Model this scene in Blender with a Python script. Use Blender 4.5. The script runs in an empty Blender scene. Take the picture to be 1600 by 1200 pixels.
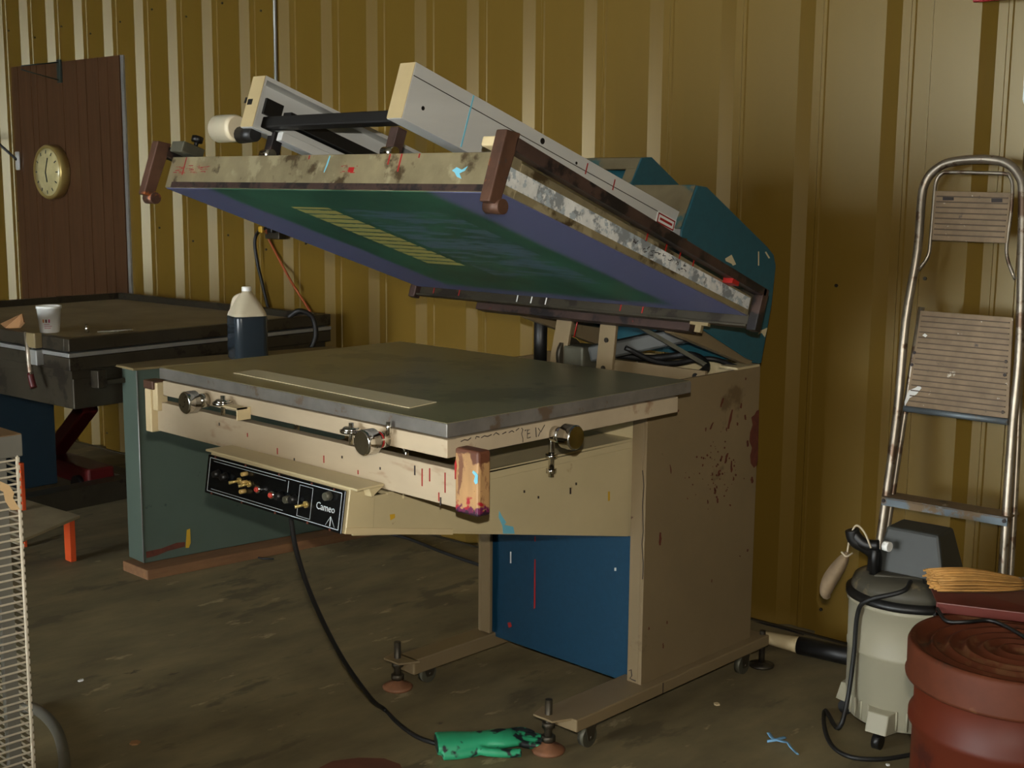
import bpy, bmesh, math, random
from mathutils import Vector, Matrix
random.seed(7)
S = bpy.context.scene
COL = S.collection

# ------------------------------------------------------------------ camera
H = 1.5425; F = 1994.35
YAW, PITCH, ROLL = -0.7657, 0.1549, -0.0081
w_ = Vector((math.sin(YAW)*math.cos(PITCH), math.cos(YAW)*math.cos(PITCH), -math.sin(PITCH)))
r0 = Vector((math.cos(YAW), -math.sin(YAW), 0)); d0 = w_.cross(r0)
r_ = r0*math.cos(ROLL) + d0*math.sin(ROLL); d_ = -r0*math.sin(ROLL) + d0*math.cos(ROLL)
CAM = Vector((0, 0, H))
cd = bpy.data.cameras.new('camera'); cam = bpy.data.objects.new('camera', cd); COL.objects.link(cam)
cd.sensor_width = 36; cd.lens = 36*F/1600; cd.clip_start = .02
cam.matrix_world = Matrix(((r_.x, -d_.x, -w_.x, 0), (r_.y, -d_.y, -w_.y, 0), (r_.z, -d_.z, -w_.z, H), (0, 0, 0, 1)))
S.camera = cam

# ------------------------------------------------------------------ light
S.view_settings.view_transform = 'Standard'; S.view_settings.look = 'None'
S.view_settings.gamma = 1; S.view_settings.use_curve_mapping = False
S.view_settings.exposure = 0.0
world = bpy.data.worlds.new('sky'); S.world = world; world.use_nodes = True
bg = world.node_tree.nodes['Background']; bg.inputs[0].default_value = (.92, .98, 1.0, 1); bg.inputs[1].default_value = 20.0

def lamp(name, kind, loc, power, color, **kw):
    l = bpy.data.lights.new(name, kind); l.energy = power; l.color = color
    for k, v in kw.items(): setattr(l, k, v)
    o = bpy.data.objects.new(name, l); o.location = loc; COL.objects.link(o); return o
# the camera's own flash, a hand's breadth above the lens
fl_lamp = lamp('camera_flash', 'SPOT', (0.0, 0.0, H + .10), 265, (1.0, .945, .84), shadow_soft_size=.012, spot_size=math.radians(72), spot_blend=1.0)
fl_lamp.rotation_euler = cam.matrix_world.to_euler()

# ------------------------------------------------------------------ pixel helpers (1600x1200 photograph)
def ray(px, py): return w_ + r_*((px-800)/F) + d_*((py-600)/F)
def onax(ax, v, px, py):
    q = ray(px, py); return CAM + q*((v-CAM[ax])/q[ax])
def onplane(p0, n, px, py):
    q = ray(px, py); n = Vector(n); return CAM + q*(n.dot(Vector(p0)-CAM)/n.dot(q))
WY = .0408; WP = Vector((-2.185, 3.805, 0)); WU = Vector((math.cos(WY), math.sin(WY), 0)); WN = Vector((math.sin(WY), -math.cos(WY), 0))
def onwall(px, py, off=0): return onplane(WP + WN*off, WN, px, py)
def W(s, z, off=0): return WP + WU*s + WN*off + Vector((0, 0, z))      # wall coordinates

# ------------------------------------------------------------------ materials
def lin(c):
    return tuple(((v/255)/12.92 if v/255 <= .04045 else ((v/255+.055)/1.055)**2.4) for v in c) + (1,)
MATS = {}
def mat(name, col, rough=.5, metal=0, var=.12, scale=6, stains=(), bump=0, bscale=60, spec=.5, stretch=(1, 1, 1), trans=0, coat=0, ior=None):
    m = bpy.data.materials.new(name); m.use_nodes = True; nt = m.node_tree; N = nt.nodes; L = nt.links
    b = N['Principled BSDF']; b.inputs['Roughness'].default_value = rough; b.inputs['Metallic'].default_value = metal
    b.inputs['Specular IOR Level'].default_value = spec
    if trans: b.inputs['Transmission Weight'].default_value = trans
    if coat: b.inputs['Coat Weight'].default_value = coat
    tc = N.new('ShaderNodeTexCoord'); mp = N.new('ShaderNodeMapping'); mp.inputs['Scale'].default_value = stretch
    L.new(tc.outputs['Object'], mp.inputs[0])
    def noise(sc, det=6, rg=.6):
        n = N.new('ShaderNodeTexNoise'); n.inputs['Scale'].default_value = sc; n.inputs['Detail'].default_value = det
        n.inputs['Roughness'].default_value = rg; L.new(mp.outputs[0], n.inputs['Vector']); return n
    c = lin(col)
    n1 = noise(scale); rp = N.new('ShaderNodeValToRGB'); L.new(n1.outputs['Fac'], rp.inputs[0])
    rp.color_ramp.elements[0].position = .3; rp.color_ramp.elements[1].position = .72
    rp.color_ramp.elements[0].color = tuple(v*(1-var) for v in c[:3]) + (1,)
    rp.color_ramp.elements[1].color = tuple(min(1, v*(1+var)) for v in c[:3]) + (1,)
    out = rp.outputs[0]
    for k, (sc_col, thr, sc) in enumerate(stains):
        n2 = noise(sc, 5, .62); n2.noise_dimensions = '4D'; n2.inputs['W'].default_value = k*3.7+1.3
        r2 = N.new('ShaderNodeValToRGB'); t_ = thr if name == 'concrete' else thr-.055; r2.color_ramp.elements[0].position = t_; r2.color_ramp.elements[1].position = min(1, t_+.05)
        L.new(n2.outputs['Fac'], r2.inputs[0])
        mx = N.new('ShaderNodeMix'); mx.data_type = 'RGBA'; L.new(r2.outputs[0], mx.inputs[0]); L.new(out, mx.inputs[6])
        mx.inputs[7].default_value = lin(sc_col); out = mx.outputs[2]
    L.new(out, b.inputs['Base Color'])
    if bump:
        nb = noise(bscale, 4); bp = N.new('ShaderNodeBump'); bp.inputs['Strength'].default_value = bump; bp.inputs['Distance'].default_value = .004
        L.new(nb.outputs['Fac'], bp.inputs['Height']); L.new(bp.outputs[0], b.inputs['Normal'])
    MATS[name] = m; return m

mat('wall_paint', (106, 82, 28), .33, var=.06, scale=3, stretch=(1, 1, .25), spec=.6)
MATS['wall_paint'].node_tree.nodes['Principled BSDF'].inputs['Specular Tint'].default_value = (1, .94, .68, 1)
mat('backing', (60, 48, 30), .8)
mat('concrete', (116, 104, 74), .72, var=.4, scale=3.6, stretch=(1.4, .6, 1), stains=(((92, 82, 58), .58, 4), ((156, 142, 108), .62, 7), ((80, 70, 50), .66, 12), ((150, 138, 108), .70, 18)), bump=.25, bscale=25)
mat('plain_wall', (120, 96, 50), .7)
mat('ceiling_paint', (120, 110, 90), .8)
mat('steel_top', (148, 142, 110), .30, .45, var=.15, scale=3, stains=(((124, 118, 92), .6, 4),), bump=.05, bscale=90)
mat('steel_edge', (126, 122, 116), .38, .45, var=.25, scale=9, stretch=(1, 1, 1), stains=(((112, 96, 80), .62, 14), ((120, 60, 58), .74, 22)))
mat('aluminium', (206, 207, 203), .45, .3, var=.12, scale=5, stretch=(1, .15, 1), bump=.04)
mat('alu_dirty', (152, 140, 108), .40, .55, var=.3, scale=7, stains=(((84, 70, 48), .59, 7), ((176, 164, 130), .62, 9), ((130, 60, 44), .74, 14)), bump=.05)
mat('chrome', (215, 212, 205), .14, 1, var=.15, scale=30, stains=(((90, 84, 74), .66, 45),))
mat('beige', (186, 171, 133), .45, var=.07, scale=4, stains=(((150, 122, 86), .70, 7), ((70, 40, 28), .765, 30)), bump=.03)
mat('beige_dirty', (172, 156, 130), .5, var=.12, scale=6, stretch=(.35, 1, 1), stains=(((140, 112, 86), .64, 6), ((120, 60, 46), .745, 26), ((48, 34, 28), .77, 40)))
mat('beige_worn_shade', (124, 107, 78), .5, var=.09, scale=4, stains=(((98, 80, 55), .68, 5), ((60, 28, 16), .735, 26)))  # worn paint; the lift links use its darker tone as painted shade
mat('rust', (88, 40, 22), .85, var=.3, scale=40, bump=.3)
mat('blue_panel', (16, 58, 82), .45, var=.10, scale=60, bump=.1, bscale=250)
mat('blue_hood', (32, 82, 94), .42, var=.10, scale=50, stains=(((78, 88, 76), .72, 5),), bump=.08, bscale=220)
mat('blue_dust', (112, 102, 76), .7, var=.15, scale=14, stains=(((58, 92, 92), .62, 9),))
mat('navy', (26, 44, 56), .5)
mat('teal', (74, 87, 77), .5, var=.08, scale=4, stains=(((40, 54, 50), .72, 9), ((110, 62, 36), .765, 14)))
mat('dark_steel', (66, 60, 48), .45, .5, var=.2, scale=6, stains=(((44, 38, 30), .6, 8),))
mat('dark_tray', (146, 132, 100), .75, 0, var=.2, scale=4)
mat('grey_strip', (150, 150, 146), .45, .5, var=.15, scale=9)
mat('black', (16, 15, 14), .45, var=.1)
mat('black_gloss', (10, 12, 14), .22, var=.1, spec=.6)
mat('rubber', (20, 19, 18), .55)
mat('brown_frame', (84, 58, 44), .5, .3, var=.3, scale=16, stains=(((150, 84, 40), .68, 18), ((64, 60, 60), .66, 24), ((170, 40, 34), .745, 30)))
mat('dark_channel', (66, 50, 44), .45, .3, var=.3, scale=14, stains=(((30, 26, 26), .55, 10), ((140, 36, 32), .72, 26), ((60, 70, 90), .74, 20)))
mat('tape_white', (196, 196, 190), .6, var=.2, scale=24, stains=(((120, 124, 124), .55, 22), ((150, 158, 160), .58, 40), ((50, 54, 64), .685, 34)))
mat('purple_mesh', (74, 74, 112), .6, var=.15, scale=5, stretch=(1, .3, 1))
mat('wood_block', (176, 132, 84), .55, var=.2, scale=8, stretch=(3, 3, .6), stains=(((110, 60, 44), .66, 10),))
mat('red_paint', (150, 26, 22), .45); mat('sky_paint', (110, 180, 200), .5); mat('yellow_paint', (190, 150, 40), .5); mat('white_paint', (215, 215, 210), .5); mat('purple_paint', (96, 34, 70), .5)
mat('white_plastic', (240, 240, 234), .4, var=.03)
mat('jug_plastic', (200, 188, 160), .4, var=.04); mat('jug_liquid', (42, 50, 56), .25, var=.05)
mat('cream', (196, 178, 138), .55, var=.06)
mat('tape_strip', (200, 186, 150), .55, var=.05)
mat('panel_wood', (80, 55, 36), .3, var=.22, scale=5, stretch=(6, 6, .5), stains=(((74, 46, 28), .66, 3),), spec=.3)
mat('cap_tan', (168, 150, 110), .5, var=.1)
mat('dull_tan', (126, 110, 76), .55)
mat('rust_pad', (126, 84, 56), .7, var=.2, scale=30)
mat('brass', (176, 154, 92), .3, .5, var=.1); mat('clock_face', (190, 178, 130), .2, var=.2, scale=10); mat('dark_green', (40, 50, 44), .5)
mat('lumber', (116, 82, 52), .7, var=.2, scale=9, stretch=(5, .6, 5))
mat('orange', (196, 74, 28), .5, var=.1); mat('stool_top', (150, 136, 106), .7, var=.2)
mat('jack_red', (76, 14, 13), .45, var=.15)
mat('rack_white', (222, 212, 190), .45, var=.05); mat('rack_grey', (118, 116, 106), .5, .2); mat('rack_brown', (120, 92, 60), .6)
mat('paper', (225, 190, 140), .7, var=.05)
mat('cardboard', (150, 108, 66), .8, var=.1)
mat('ladder_alu', (158, 148, 132), .38, .75, var=.25, scale=14, stains=(((110, 90, 74), .62, 16), ((214, 208, 196), .74, 26)))
mat('ladder_plate', (128, 108, 82), .6, .2, var=.2, scale=18, stains=(((206, 196, 176), .70, 26), ((90, 80, 70), .68, 18)))
mat('ladder_groove', (84, 70, 54), .7)
mat('ladder_step', (112, 122, 128), .5, .5, var=.2, stains=(((120, 100, 74), .6, 8),))
mat('vac_tank', (150, 144, 122), .55, var=.06, scale=5, stains=(((120, 108, 82), .68, 4),))
mat('vac_lid', (70, 66, 54), .6, var=.25, scale=9, stains=(((110, 98, 74), .6, 8),))
mat('vac_head', (52, 54, 50), .55, var=.2, scale=7, stains=(((84, 74, 56), .68, 6),))
mat('drum_red', (84, 32, 14), .5, var=.15, scale=5, stains=(((58, 20, 15), .64, 8),), bump=.04, spec=.3)
mat('drum_lid', (84, 42, 24), .62, var=.3, scale=7, stains=(((104, 68, 44), .60, 9), ((60, 40, 30), .66, 9)), spec=.2)
mat('lid_dust', (150, 118, 86), .8)
mat('maroon', (92, 38, 30), .4, var=.15)
mat('straw', (168, 122, 60), .75, var=.25, scale=30, stretch=(1, 1, 1))
mat('glove_green', (46, 158, 112), .5, var=.08, scale=10)
mat('pipe_grey', (120, 116, 104), .35, .5); mat('ribbon', (110, 156, 190), .5); mat('cloth', (128, 108, 82), .8, var=.2, scale=20)
mat('string', (190, 176, 150), .8); mat('rust_sheet', (98, 56, 36), .8, var=.3); mat('orange_cord', (150, 74, 36), .5)
mat('sign_red', (140, 16, 24), .45); mat('sign_white', (235, 238, 236), .4, var=.02); mat('ink', (40, 30, 26), .6); mat('print_white', (190, 196, 196), .5)
mat('gearbox', (88, 86, 72), .5, .4, var=.25, scale=14); mat('duct', (74, 76, 74), .5, .3)
mat('yellow_wood', (190, 140, 50), .6, var=.1)
mat('glass_lens', (180, 150, 90), .15, var=.1); mat('lens_red', (190, 70, 60), .25)
mat('cup_print_a', (80, 30, 24), .5); mat('cup_print_b', (190, 70, 110), .5); mat('cup_print_c', (190, 120, 60), .5)

# stencil on the screen: green emulsion, purple border, open yellowish lettering band with hatch
def stencil_material():
    m = bpy.data.materials.new('stencil'); m.use_nodes = True; nt = m.node_tree; N = nt.nodes; L = nt.links
    b = N['Principled BSDF']; b.inputs['Roughness'].default_value = .45
    tc = N.new('ShaderNodeTexCoord'); sx = N.new('ShaderNodeSeparateXYZ'); L.new(tc.outputs['Object'], sx.inputs[0])
    def math_(op, a, v=None, v2=None):
        n = N.new('ShaderNodeMath'); n.operation = op
        for i, q in enumerate((a, v, v2)):
            if q is None: continue
            if isinstance(q, (int, float)): n.inputs[i].default_value = q
            else: L.new(q, n.inputs[i])
        return n.outputs[0]
    nz = N.new('ShaderNodeTexNoise'); nz.inputs['Scale'].default_value = 4; nz.inputs['Detail'].default_value = 6; L.new(tc.outputs['Object'], nz.inputs[0])
    def soft(a, lo, hi): 
        n = N.new('ShaderNodeMapRange'); n.interpolation_type = 'SMOOTHSTEP'; L.new(a, n.inputs[0]); n.inputs[1].default_value = lo; n.inputs[2].default_value = hi; return n.outputs[0]
    wob = math_('MULTIPLY_ADD', nz.outputs['Fac'], .06, -.03)
    X = math_('ADD', sx.outputs[0], wob); U = math_('ADD', sx.outputs[1], wob)
    def mix(f, a, c2):
        x = N.new('ShaderNodeMix'); x.data_type = 'RGBA'; L.new(f, x.inputs[0])
        if isinstance(a, tuple): x.inputs[6].default_value = a
        else: L.new(a, x.inputs[6])
        if isinstance(c2, tuple): x.inputs[7].default_value = c2
        else: L.new(c2, x.inputs[7])
        return x.outputs[2]
    ax = math_('ABSOLUTE', X)
    c = mix(soft(nz.outputs['Fac'], .35, .65), lin((30, 70, 56)), lin((46, 92, 72)))
    # darker printed middle
    nz2 = N.new('ShaderNodeTexNoise'); nz2.inputs['Scale'].default_value = 30; mp = N.new('ShaderNodeMapping'); mp.inputs['Scale'].default_value = (.25, 1.6, 1)
    L.new(tc.outputs['Object'], mp.inputs[0]); L.new(mp.outputs[0], nz2.inputs[0])
    mid = math_('MULTIPLY', math_('LESS_THAN', math_('ABSOLUTE', math_('ADD', sx.outputs[0], -.14)), .20), math_('LESS_THAN', math_('ABSOLUTE', math_('ADD', sx.outputs[1], -.45)), .30))
    c = mix(math_('MULTIPLY', mid, soft(nz2.outputs['Fac'], .45, .6)), c, lin((70, 94, 108)))
    # open lettering band
    sl = math_('FRACT', math_('MULTIPLY', sx.outputs[1], 26.0))
    inb = math_('MULTIPLY', math_('LESS_THAN', math_('ABSOLUTE', math_('ADD', sx.outputs[0], .172)), .080), math_('LESS_THAN', math_('ABSOLUTE', math_('ADD', sx.outputs[1], -.40)), .26))
    nz3 = N.new('ShaderNodeTexNoise'); nz3.inputs['Scale'].default_value = 26; L.new(tc.outputs['Object'], nz3.inputs[0])
    let = math_('MULTIPLY', inb, math_('GREATER_THAN', math_('ADD', sl, math_('MULTIPLY', nz3.outputs['Fac'], .5)), .5))
    c = mix(math_('MULTIPLY', let, .85), c, lin((176, 166, 92)))
    # purple uncoated border
    edge = math_('MAXIMUM', soft(ax, .41, .46), soft(U, .90, .96))
    c = mix(edge, c, lin((88, 91, 124)))
    L.new(c, b.inputs['Base Color']); return m
MATS['stencil'] = stencil_material()

def block_mat():
    m = mat('stained_block', (166, 128, 84), .5, var=.18, scale=14, stretch=(2, 2, .7), stains=(((112, 74, 50), .62, 16),)); nt = m.node_tree; N = nt.nodes; L = nt.links; b = N['Principled BSDF']
    tc = N.new('ShaderNodeTexCoord'); sx = N.new('ShaderNodeSeparateXYZ'); L.new(tc.outputs['Object'], sx.inputs[0])
    for k, (c, z0, z1, sc, amt) in enumerate((((150, 22, 34), .885, .845, 40, .42), ((92, 20, 60), .872, .845, 60, .40), ((40, 20, 34), .862, .842, 90, .36), ((92, 54, 36), .94, .985, 26, .36))):
        nz = N.new('ShaderNodeTexNoise'); nz.noise_dimensions = '4D'; nz.inputs['W'].default_value = k*2.1; nz.inputs['Scale'].default_value = sc; L.new(tc.outputs['Object'], nz.inputs[0])
        mr = N.new('ShaderNodeMapRange'); L.new(sx.outputs[2], mr.inputs[0]); mr.inputs[1].default_value = z0; mr.inputs[2].default_value = z1; mr.inputs[3].default_value = 0; mr.inputs[4].default_value = amt
        ad = N.new('ShaderNodeMath'); ad.operation = 'ADD'; L.new(mr.outputs[0], ad.inputs[0]); L.new(nz.outputs['Fac'], ad.inputs[1])
        rp = N.new('ShaderNodeValToRGB'); rp.color_ramp.elements[0].position = .70; rp.color_ramp.elements[1].position = .76; L.new(ad.outputs[0], rp.inputs[0])
        src = b.inputs['Base Color'].links[0].from_socket
        mx = N.new('ShaderNodeMix'); mx.data_type = 'RGBA'; L.new(rp.outputs[0], mx.inputs[0]); L.new(src, mx.inputs[6]); mx.inputs[7].default_value = lin(c); L.new(mx.outputs[2], b.inputs['Base Color'])
block_mat()
def glove_mat():
    m = MATS['glove_green']; nt = m.node_tree; N = nt.nodes; L = nt.links; b = N['Principled BSDF']
    src = b.inputs['Base Color'].links[0].from_socket
    tc = N.new('ShaderNodeTexCoord'); sx = N.new('ShaderNodeSeparateXYZ'); L.new(tc.outputs['Object'], sx.inputs[0])
    nz = N.new('ShaderNodeTexNoise'); nz.inputs['Scale'].default_value = 28; L.new(tc.outputs['Object'], nz.inputs[0])
    mr = N.new('ShaderNodeMapRange'); L.new(sx.outputs[0], mr.inputs[0]); mr.inputs[1].default_value = .14; mr.inputs[2].default_value = .30; mr.inputs[3].default_value = 0; mr.inputs[4].default_value = .24
    ad = N.new('ShaderNodeMath'); ad.operation = 'ADD'; L.new(mr.outputs[0], ad.inputs[0]); L.new(nz.outputs['Fac'], ad.inputs[1])
    rp = N.new('ShaderNodeValToRGB'); rp.color_ramp.elements[0].position = .60; rp.color_ramp.elements[1].position = .66; L.new(ad.outputs[0], rp.inputs[0])
    mx = N.new('ShaderNodeMix'); mx.data_type = 'RGBA'; L.new(rp.outputs[0], mx.inputs[0]); L.new(src, mx.inputs[6]); mx.inputs[7].default_value = lin((26, 34, 36)); L.new(mx.outputs[2], b.inputs['Base Color'])
glove_mat()

# ------------------------------------------------------------------ mesh builder
class MB:
    def __init__(s): s.v = []; s.f = []; s.sm = []
    def add(s, vs, fs, smooth=False):
        o = len(s.v); s.v += [Vector(p) for p in vs]; s.f += [tuple(i+o for i in f) for f in fs]; s.sm += [smooth]*len(fs); return s
    def box(s, x0, x1, y0, y1, z0, z1, fr=None):
        p = [Vector((x, y, z)) for z in (z0, z1) for y in (y0, y1) for x in (x0, x1)]
        if fr: p = [fr(*q) for q in p]
        return s.add(p, [(0, 2, 3, 1), (4, 5, 7, 6), (0, 1, 5, 4), (1, 3, 7, 5), (3, 2, 6, 7), (2, 0, 4, 6)])
    def bar(s, a, b, w, h, up=(0, 0, 1)):
        a = Vector(a); b = Vector(b); t = (b-a).normalized(); sd = t.cross(Vector(up)).normalized(); u = sd.cross(t)
        p = [q + sd*i*w/2 + u*j*h/2 for q in (a, b) for j in (-1, 1) for i in (-1, 1)]
        return s.add(p, [(0, 1, 3, 2), (4, 6, 7, 5), (0, 4, 5, 1), (1, 5, 7, 3), (3, 7, 6, 2), (2, 6, 4, 0)])
    def prism(s, pts, off):
        n = len(pts); off = Vector(off); a = [Vector(p) for p in pts]; b = [p+off for p in a]
        return s.add(a+b, [tuple(range(n))[::-1], tuple(range(n, 2*n))] + [(i, (i+1) % n, (i+1) % n+n, i+n) for i in range(n)])
    def cyl(s, a, b, r, r2=None, n=20, caps=True):
        a = Vector(a); b = Vector(b); r2 = r if r2 is None else r2; t = (b-a).normalized()
        u = t.orthogonal().normalized(); v = t.cross(u); vs = []
        for q, rr in ((a, r), (b, r2)):
            for i in range(n):
                an = 2*math.pi*i/n; vs.append(q + u*rr*math.cos(an) + v*rr*math.sin(an))
        s.add(vs, [(i, (i+1) % n, (i+1) % n+n, i+n) for i in range(n)], True)
        if caps: s.add(vs, [tuple(range(n))[::-1], tuple(range(n, 2*n))])
        return s
    def tube(s, pts, r, n=10, sub=6, closed=False, flat=1.0):
        pts = [Vector(p) for p in pts]; P = []
        m = len(pts)
        if sub > 1 and m > 2:
            rng = range(m) if closed else range(m-1)
            for i in rng:
                p0 = pts[(i-1) % m] if closed or i > 0 else pts[0]*2-pts[1]; p1 = pts[i]; p2 = pts[(i+1) % m]
                p3 = pts[(i+2) % m] if closed or i+2 < m else pts[-1]*2-pts[-2]
                for k in range(sub):
                    t = k/sub; P.append(.5*((2*p1)+(p2-p0)*t+(2*p0-5*p1+4*p2-p3)*t*t+(3*p1-p0-3*p2+p3)*t**3))
            if not closed: P.append(pts[-1])
        else: P = pts
        m = len(P); vs = []; ref = None
        rr = r if callable(r) else (lambda t: r)
        for i, p in enumerate(P):
            t = (P[(i+1) % m]-P[i-1]) if closed else (P[min(i+1, m-1)]-P[max(i-1, 0)])
            t.normalize()
            if ref is None: ref = t.orthogonal().normalized() if abs(t.z) > .95 else t.cross(Vector((0, 0, 1))).normalized()
            ref = (ref - t*ref.dot(t)).normalized(); bn = t.cross(ref)
            q = rr(i/max(1, m-1))
            for j in range(n):
                an = 2*math.pi*j/n; vs.append(p + ref*q*math.cos(an) + bn*q*flat*math.sin(an))
        rings = m if closed else m-1
        fs = [(i*n+j, i*n+(j+1) % n, ((i+1) % m)*n+(j+1) % n, ((i+1) % m)*n+j) for i in range(rings) for j in range(n)]
        s.add(vs, fs, True)
        if not closed: s.add(vs, [tuple(range(n))[::-1], tuple(range((m-1)*n, m*n))])
        return s
    def lathe(s, prof, c=(0, 0, 0), n=40, ang=None):
        c = Vector(c); vs = []; m = len(prof)
        for r, z in prof:
            for j in range(n):
                an = 2*math.pi*j/n; vs.append(c + Vector((r*math.cos(an), r*math.sin(an), z)))
        s.add(vs, [(i*n+j, i*n+(j+1) % n, (i+1)*n+(j+1) % n, (i+1)*n+j) for i in range(m-1) for j in range(n)], True)
        s.add(vs, [tuple(range(n))[::-1], tuple(range((m-1)*n, m*n))]); return s
    def quad(s, a, b, c, d): return s.add([a, b, c, d], [(0, 1, 2, 3)])
    def build(s, name, m, parent=None, bevel=0, label=None, kind=None, autos=True):
        base = Vector(ROOT[parent]) if parent is not None and parent in ROOT else Vector((0, 0, 0))
        me = bpy.data.meshes.new(name); me.from_pydata([tuple(v-base) for v in s.v], [], s.f)
        me.polygons.foreach_set('use_smooth', s.sm)
        bm = bmesh.new(); bm.from_mesh(me); bmesh.ops.remove_doubles(bm, verts=bm.verts, dist=1e-6)
        bmesh.ops.recalc_face_normals(bm, faces=bm.faces); bm.to_mesh(me); bm.free()
        me.materials.append(MATS[m] if isinstance(m, str) else m)
        o = bpy.data.objects.new(name, me); COL.objects.link(o)
        if parent is not None: o.parent = parent; ROOT[o] = tuple(base)
        else: ROOT[o] = (0, 0, 0)
        if bevel:
            md = o.modifiers.new('bevel', 'BEVEL'); md.width = bevel; md.segments = 2; md.limit_method = 'ANGLE'; md.angle_limit = math.radians(40)
        if label: o['label'] = label
        if kind: o['kind'] = kind
        return o
ROOT = {}
def tag(o, label, cat, group=None):
    o['label'] = label; o['category'] = cat
    if group: o['group'] = group
    return o
def thing(name, loc, label, cat, group=None):
    o = bpy.data.objects.new(name, None); o.location = loc; o.empty_display_size = .1; COL.objects.link(o); ROOT[o] = tuple(loc)
    return tag(o, label, cat, group)
def place(mb, name, m, loc, label, cat, bevel=0, group=None):
    """a one-mesh thing whose origin sits at its base"""
    mb.v = [v - Vector(loc) for v in mb.v]
    o = mb.build(name, m, None, bevel); o.location = loc; return tag(o, label, cat, group)
def text_mesh(txt, size, fr, depth=.0006):
    cu = bpy.data.curves.new('t', 'FONT'); cu.body = txt; cu.size = size; cu.extrude = depth; cu.resolution_u = 2; cu.align_x = 'CENTER'
    to = bpy.data.objects.new('t', cu); COL.objects.link(to); bpy.context.view_layer.update()
    me = to.to_mesh(); mb = MB(); mb.add([fr(*v.co) for v in me.vertices], [tuple(p.vertices) for p in me.polygons])
    to.to_mesh_clear(); bpy.data.objects.remove(to); bpy.data.curves.remove(cu); return mb

# ------------------------------------------------------------------ the room
X0, X1, Y0, ZC = -13.0, 4.2, -6.0, 3.6
fl = MB(); fl.box(X0-.2, X1+.2, Y0-.2, 4.5, -.1, 0); fl.build('floor', 'concrete', kind='structure')
wl = MB()
wl.prism([W(-11.4, 0, -.06), W(6.6, 0, -.06), W(6.6, 0, -.09), W(-11.4, 0, -.09)], (0, 0, ZC))
wall = wl.build('wall_back', 'backing', kind='structure')
SP = .3048
prof = [(0, 0), (.148, 0), (.186, -.032), (.215, -.032), (.219, -.028), (.230, -.028), (.234, -.032), (.288, -.032), (.3035, 0.0), (.3048, 0)]
pm = None
for k in range(-26, 21):
    s0 = k*SP
    if pm is None:
        me = bpy.data.meshes.new('wall_panel'); vs = []; fs = []
        for z in (0.004, ZC):
            for a, o in prof: vs.append(tuple(WU*a + WN*o + Vector((0, 0, z))))
        n = len(prof); fs = [(i, i+1, i+1+n, i+n) for i in range(n-1)]
        me.from_pydata(vs, [], fs); me.materials.append(MATS['wall_paint']); pm = me
    o = bpy.data.objects.new('wall_panel', pm); COL.objects.link(o); o.location = W(s0, 0); o.parent = wall
sc = MB()
for k in range(-22, 4):
    for z in (.1, 1.22, 2.35):
        p = W(k*SP+.02, z + .02*((k*7) % 5), .001); sc.cyl(p, p+WN*.006, .006, n=6)
sc.build('wall_screws', 'dark_steel', wall, kind='stuff')
tr = MB(); tr.box(-11.4, 6.6, -.012, .0, 0, .006, lambda x, y, z: W(x, z, -y)); tr.build('trim_1', 'dark_steel', kind='structure')
for nm, b in (('wall_left', (X0-.15, X0, Y0, 4.5, 0, ZC)), ('wall_right', (X1, X1+.15, Y0, 4.5, 0, ZC))):
    if nm == 'wall_left':
        m = MB(); m.box(X0-.15, X0, Y0, 4.5, 0, ZC)
    else: m = MB().box(*b)
    m.build(nm, 'plain_wall', kind='structure')
m = MB(); m.box(X0, -5.0, Y0-.15, Y0, 0, ZC); m.box(-1.5, X1, Y0-.15, Y0, 0, ZC); m.box(-5.0, -1.5, Y0-.15, Y0, 2.9, ZC)
m.build('wall_front', 'plain_wall', kind='structure')
MB().box(X0-.15, X1+.15, Y0-.15, 4.5, ZC, ZC+.1).build('ceiling', 'ceiling_paint', kind='structure')

# ------------------------------------------------------------------ the printing press
PX = -2.52
press = thing('screen_printing_press', (PX, 2.6, 0), 'large beige and blue flatbed screen printing press with its head tilted open', 'printing press')
TX0, TX1, TY0, TY1, TZ = -3.124, -1.962, 1.841, 2.722, 1.035
tt = MB().box(TX0, TX1, TY0, TY1, TZ-.031, TZ).build('table_top', 'steel_edge', press, .002)
MB().box(TX0+.002, TX1-.002, TY0+.002, TY1-.002, TZ, TZ+.0012).build('steel_sheet', 'steel_top', tt)
# under-frame of the table
m = MB(); fz0, fz1 = .958, .999
m.box(TX0+.01, TX1-.004, TY0+.004, TY0+.03, fz0, fz1); m.box(TX1-.03, TX1-.004, TY0+.03, TY1-.05, fz0, fz1)
m.box(TX0+.01, TX0+.036, TY0+.03, TY1-.05, fz0, fz1); m.box(TX0+.036, TX1-.03, TY1-.08, TY1-.05, fz0, fz1)
frm = m.build('table_frame', 'beige_dirty', press, .002)
MB().box(TX0+.05, TX1-.05, TY0+.05, TY1-.1, .965, 1.003).build('table_core', 'dark_steel', press)
# strip of tape on the table
a = [onax(2, TZ+.002, *p) for p in ((365, 583), (400, 578), (682, 629), (640, 638))]
MB().prism(a, (0, 0, .0015)).build('masking_tape', 'tape_strip', tt)
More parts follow.
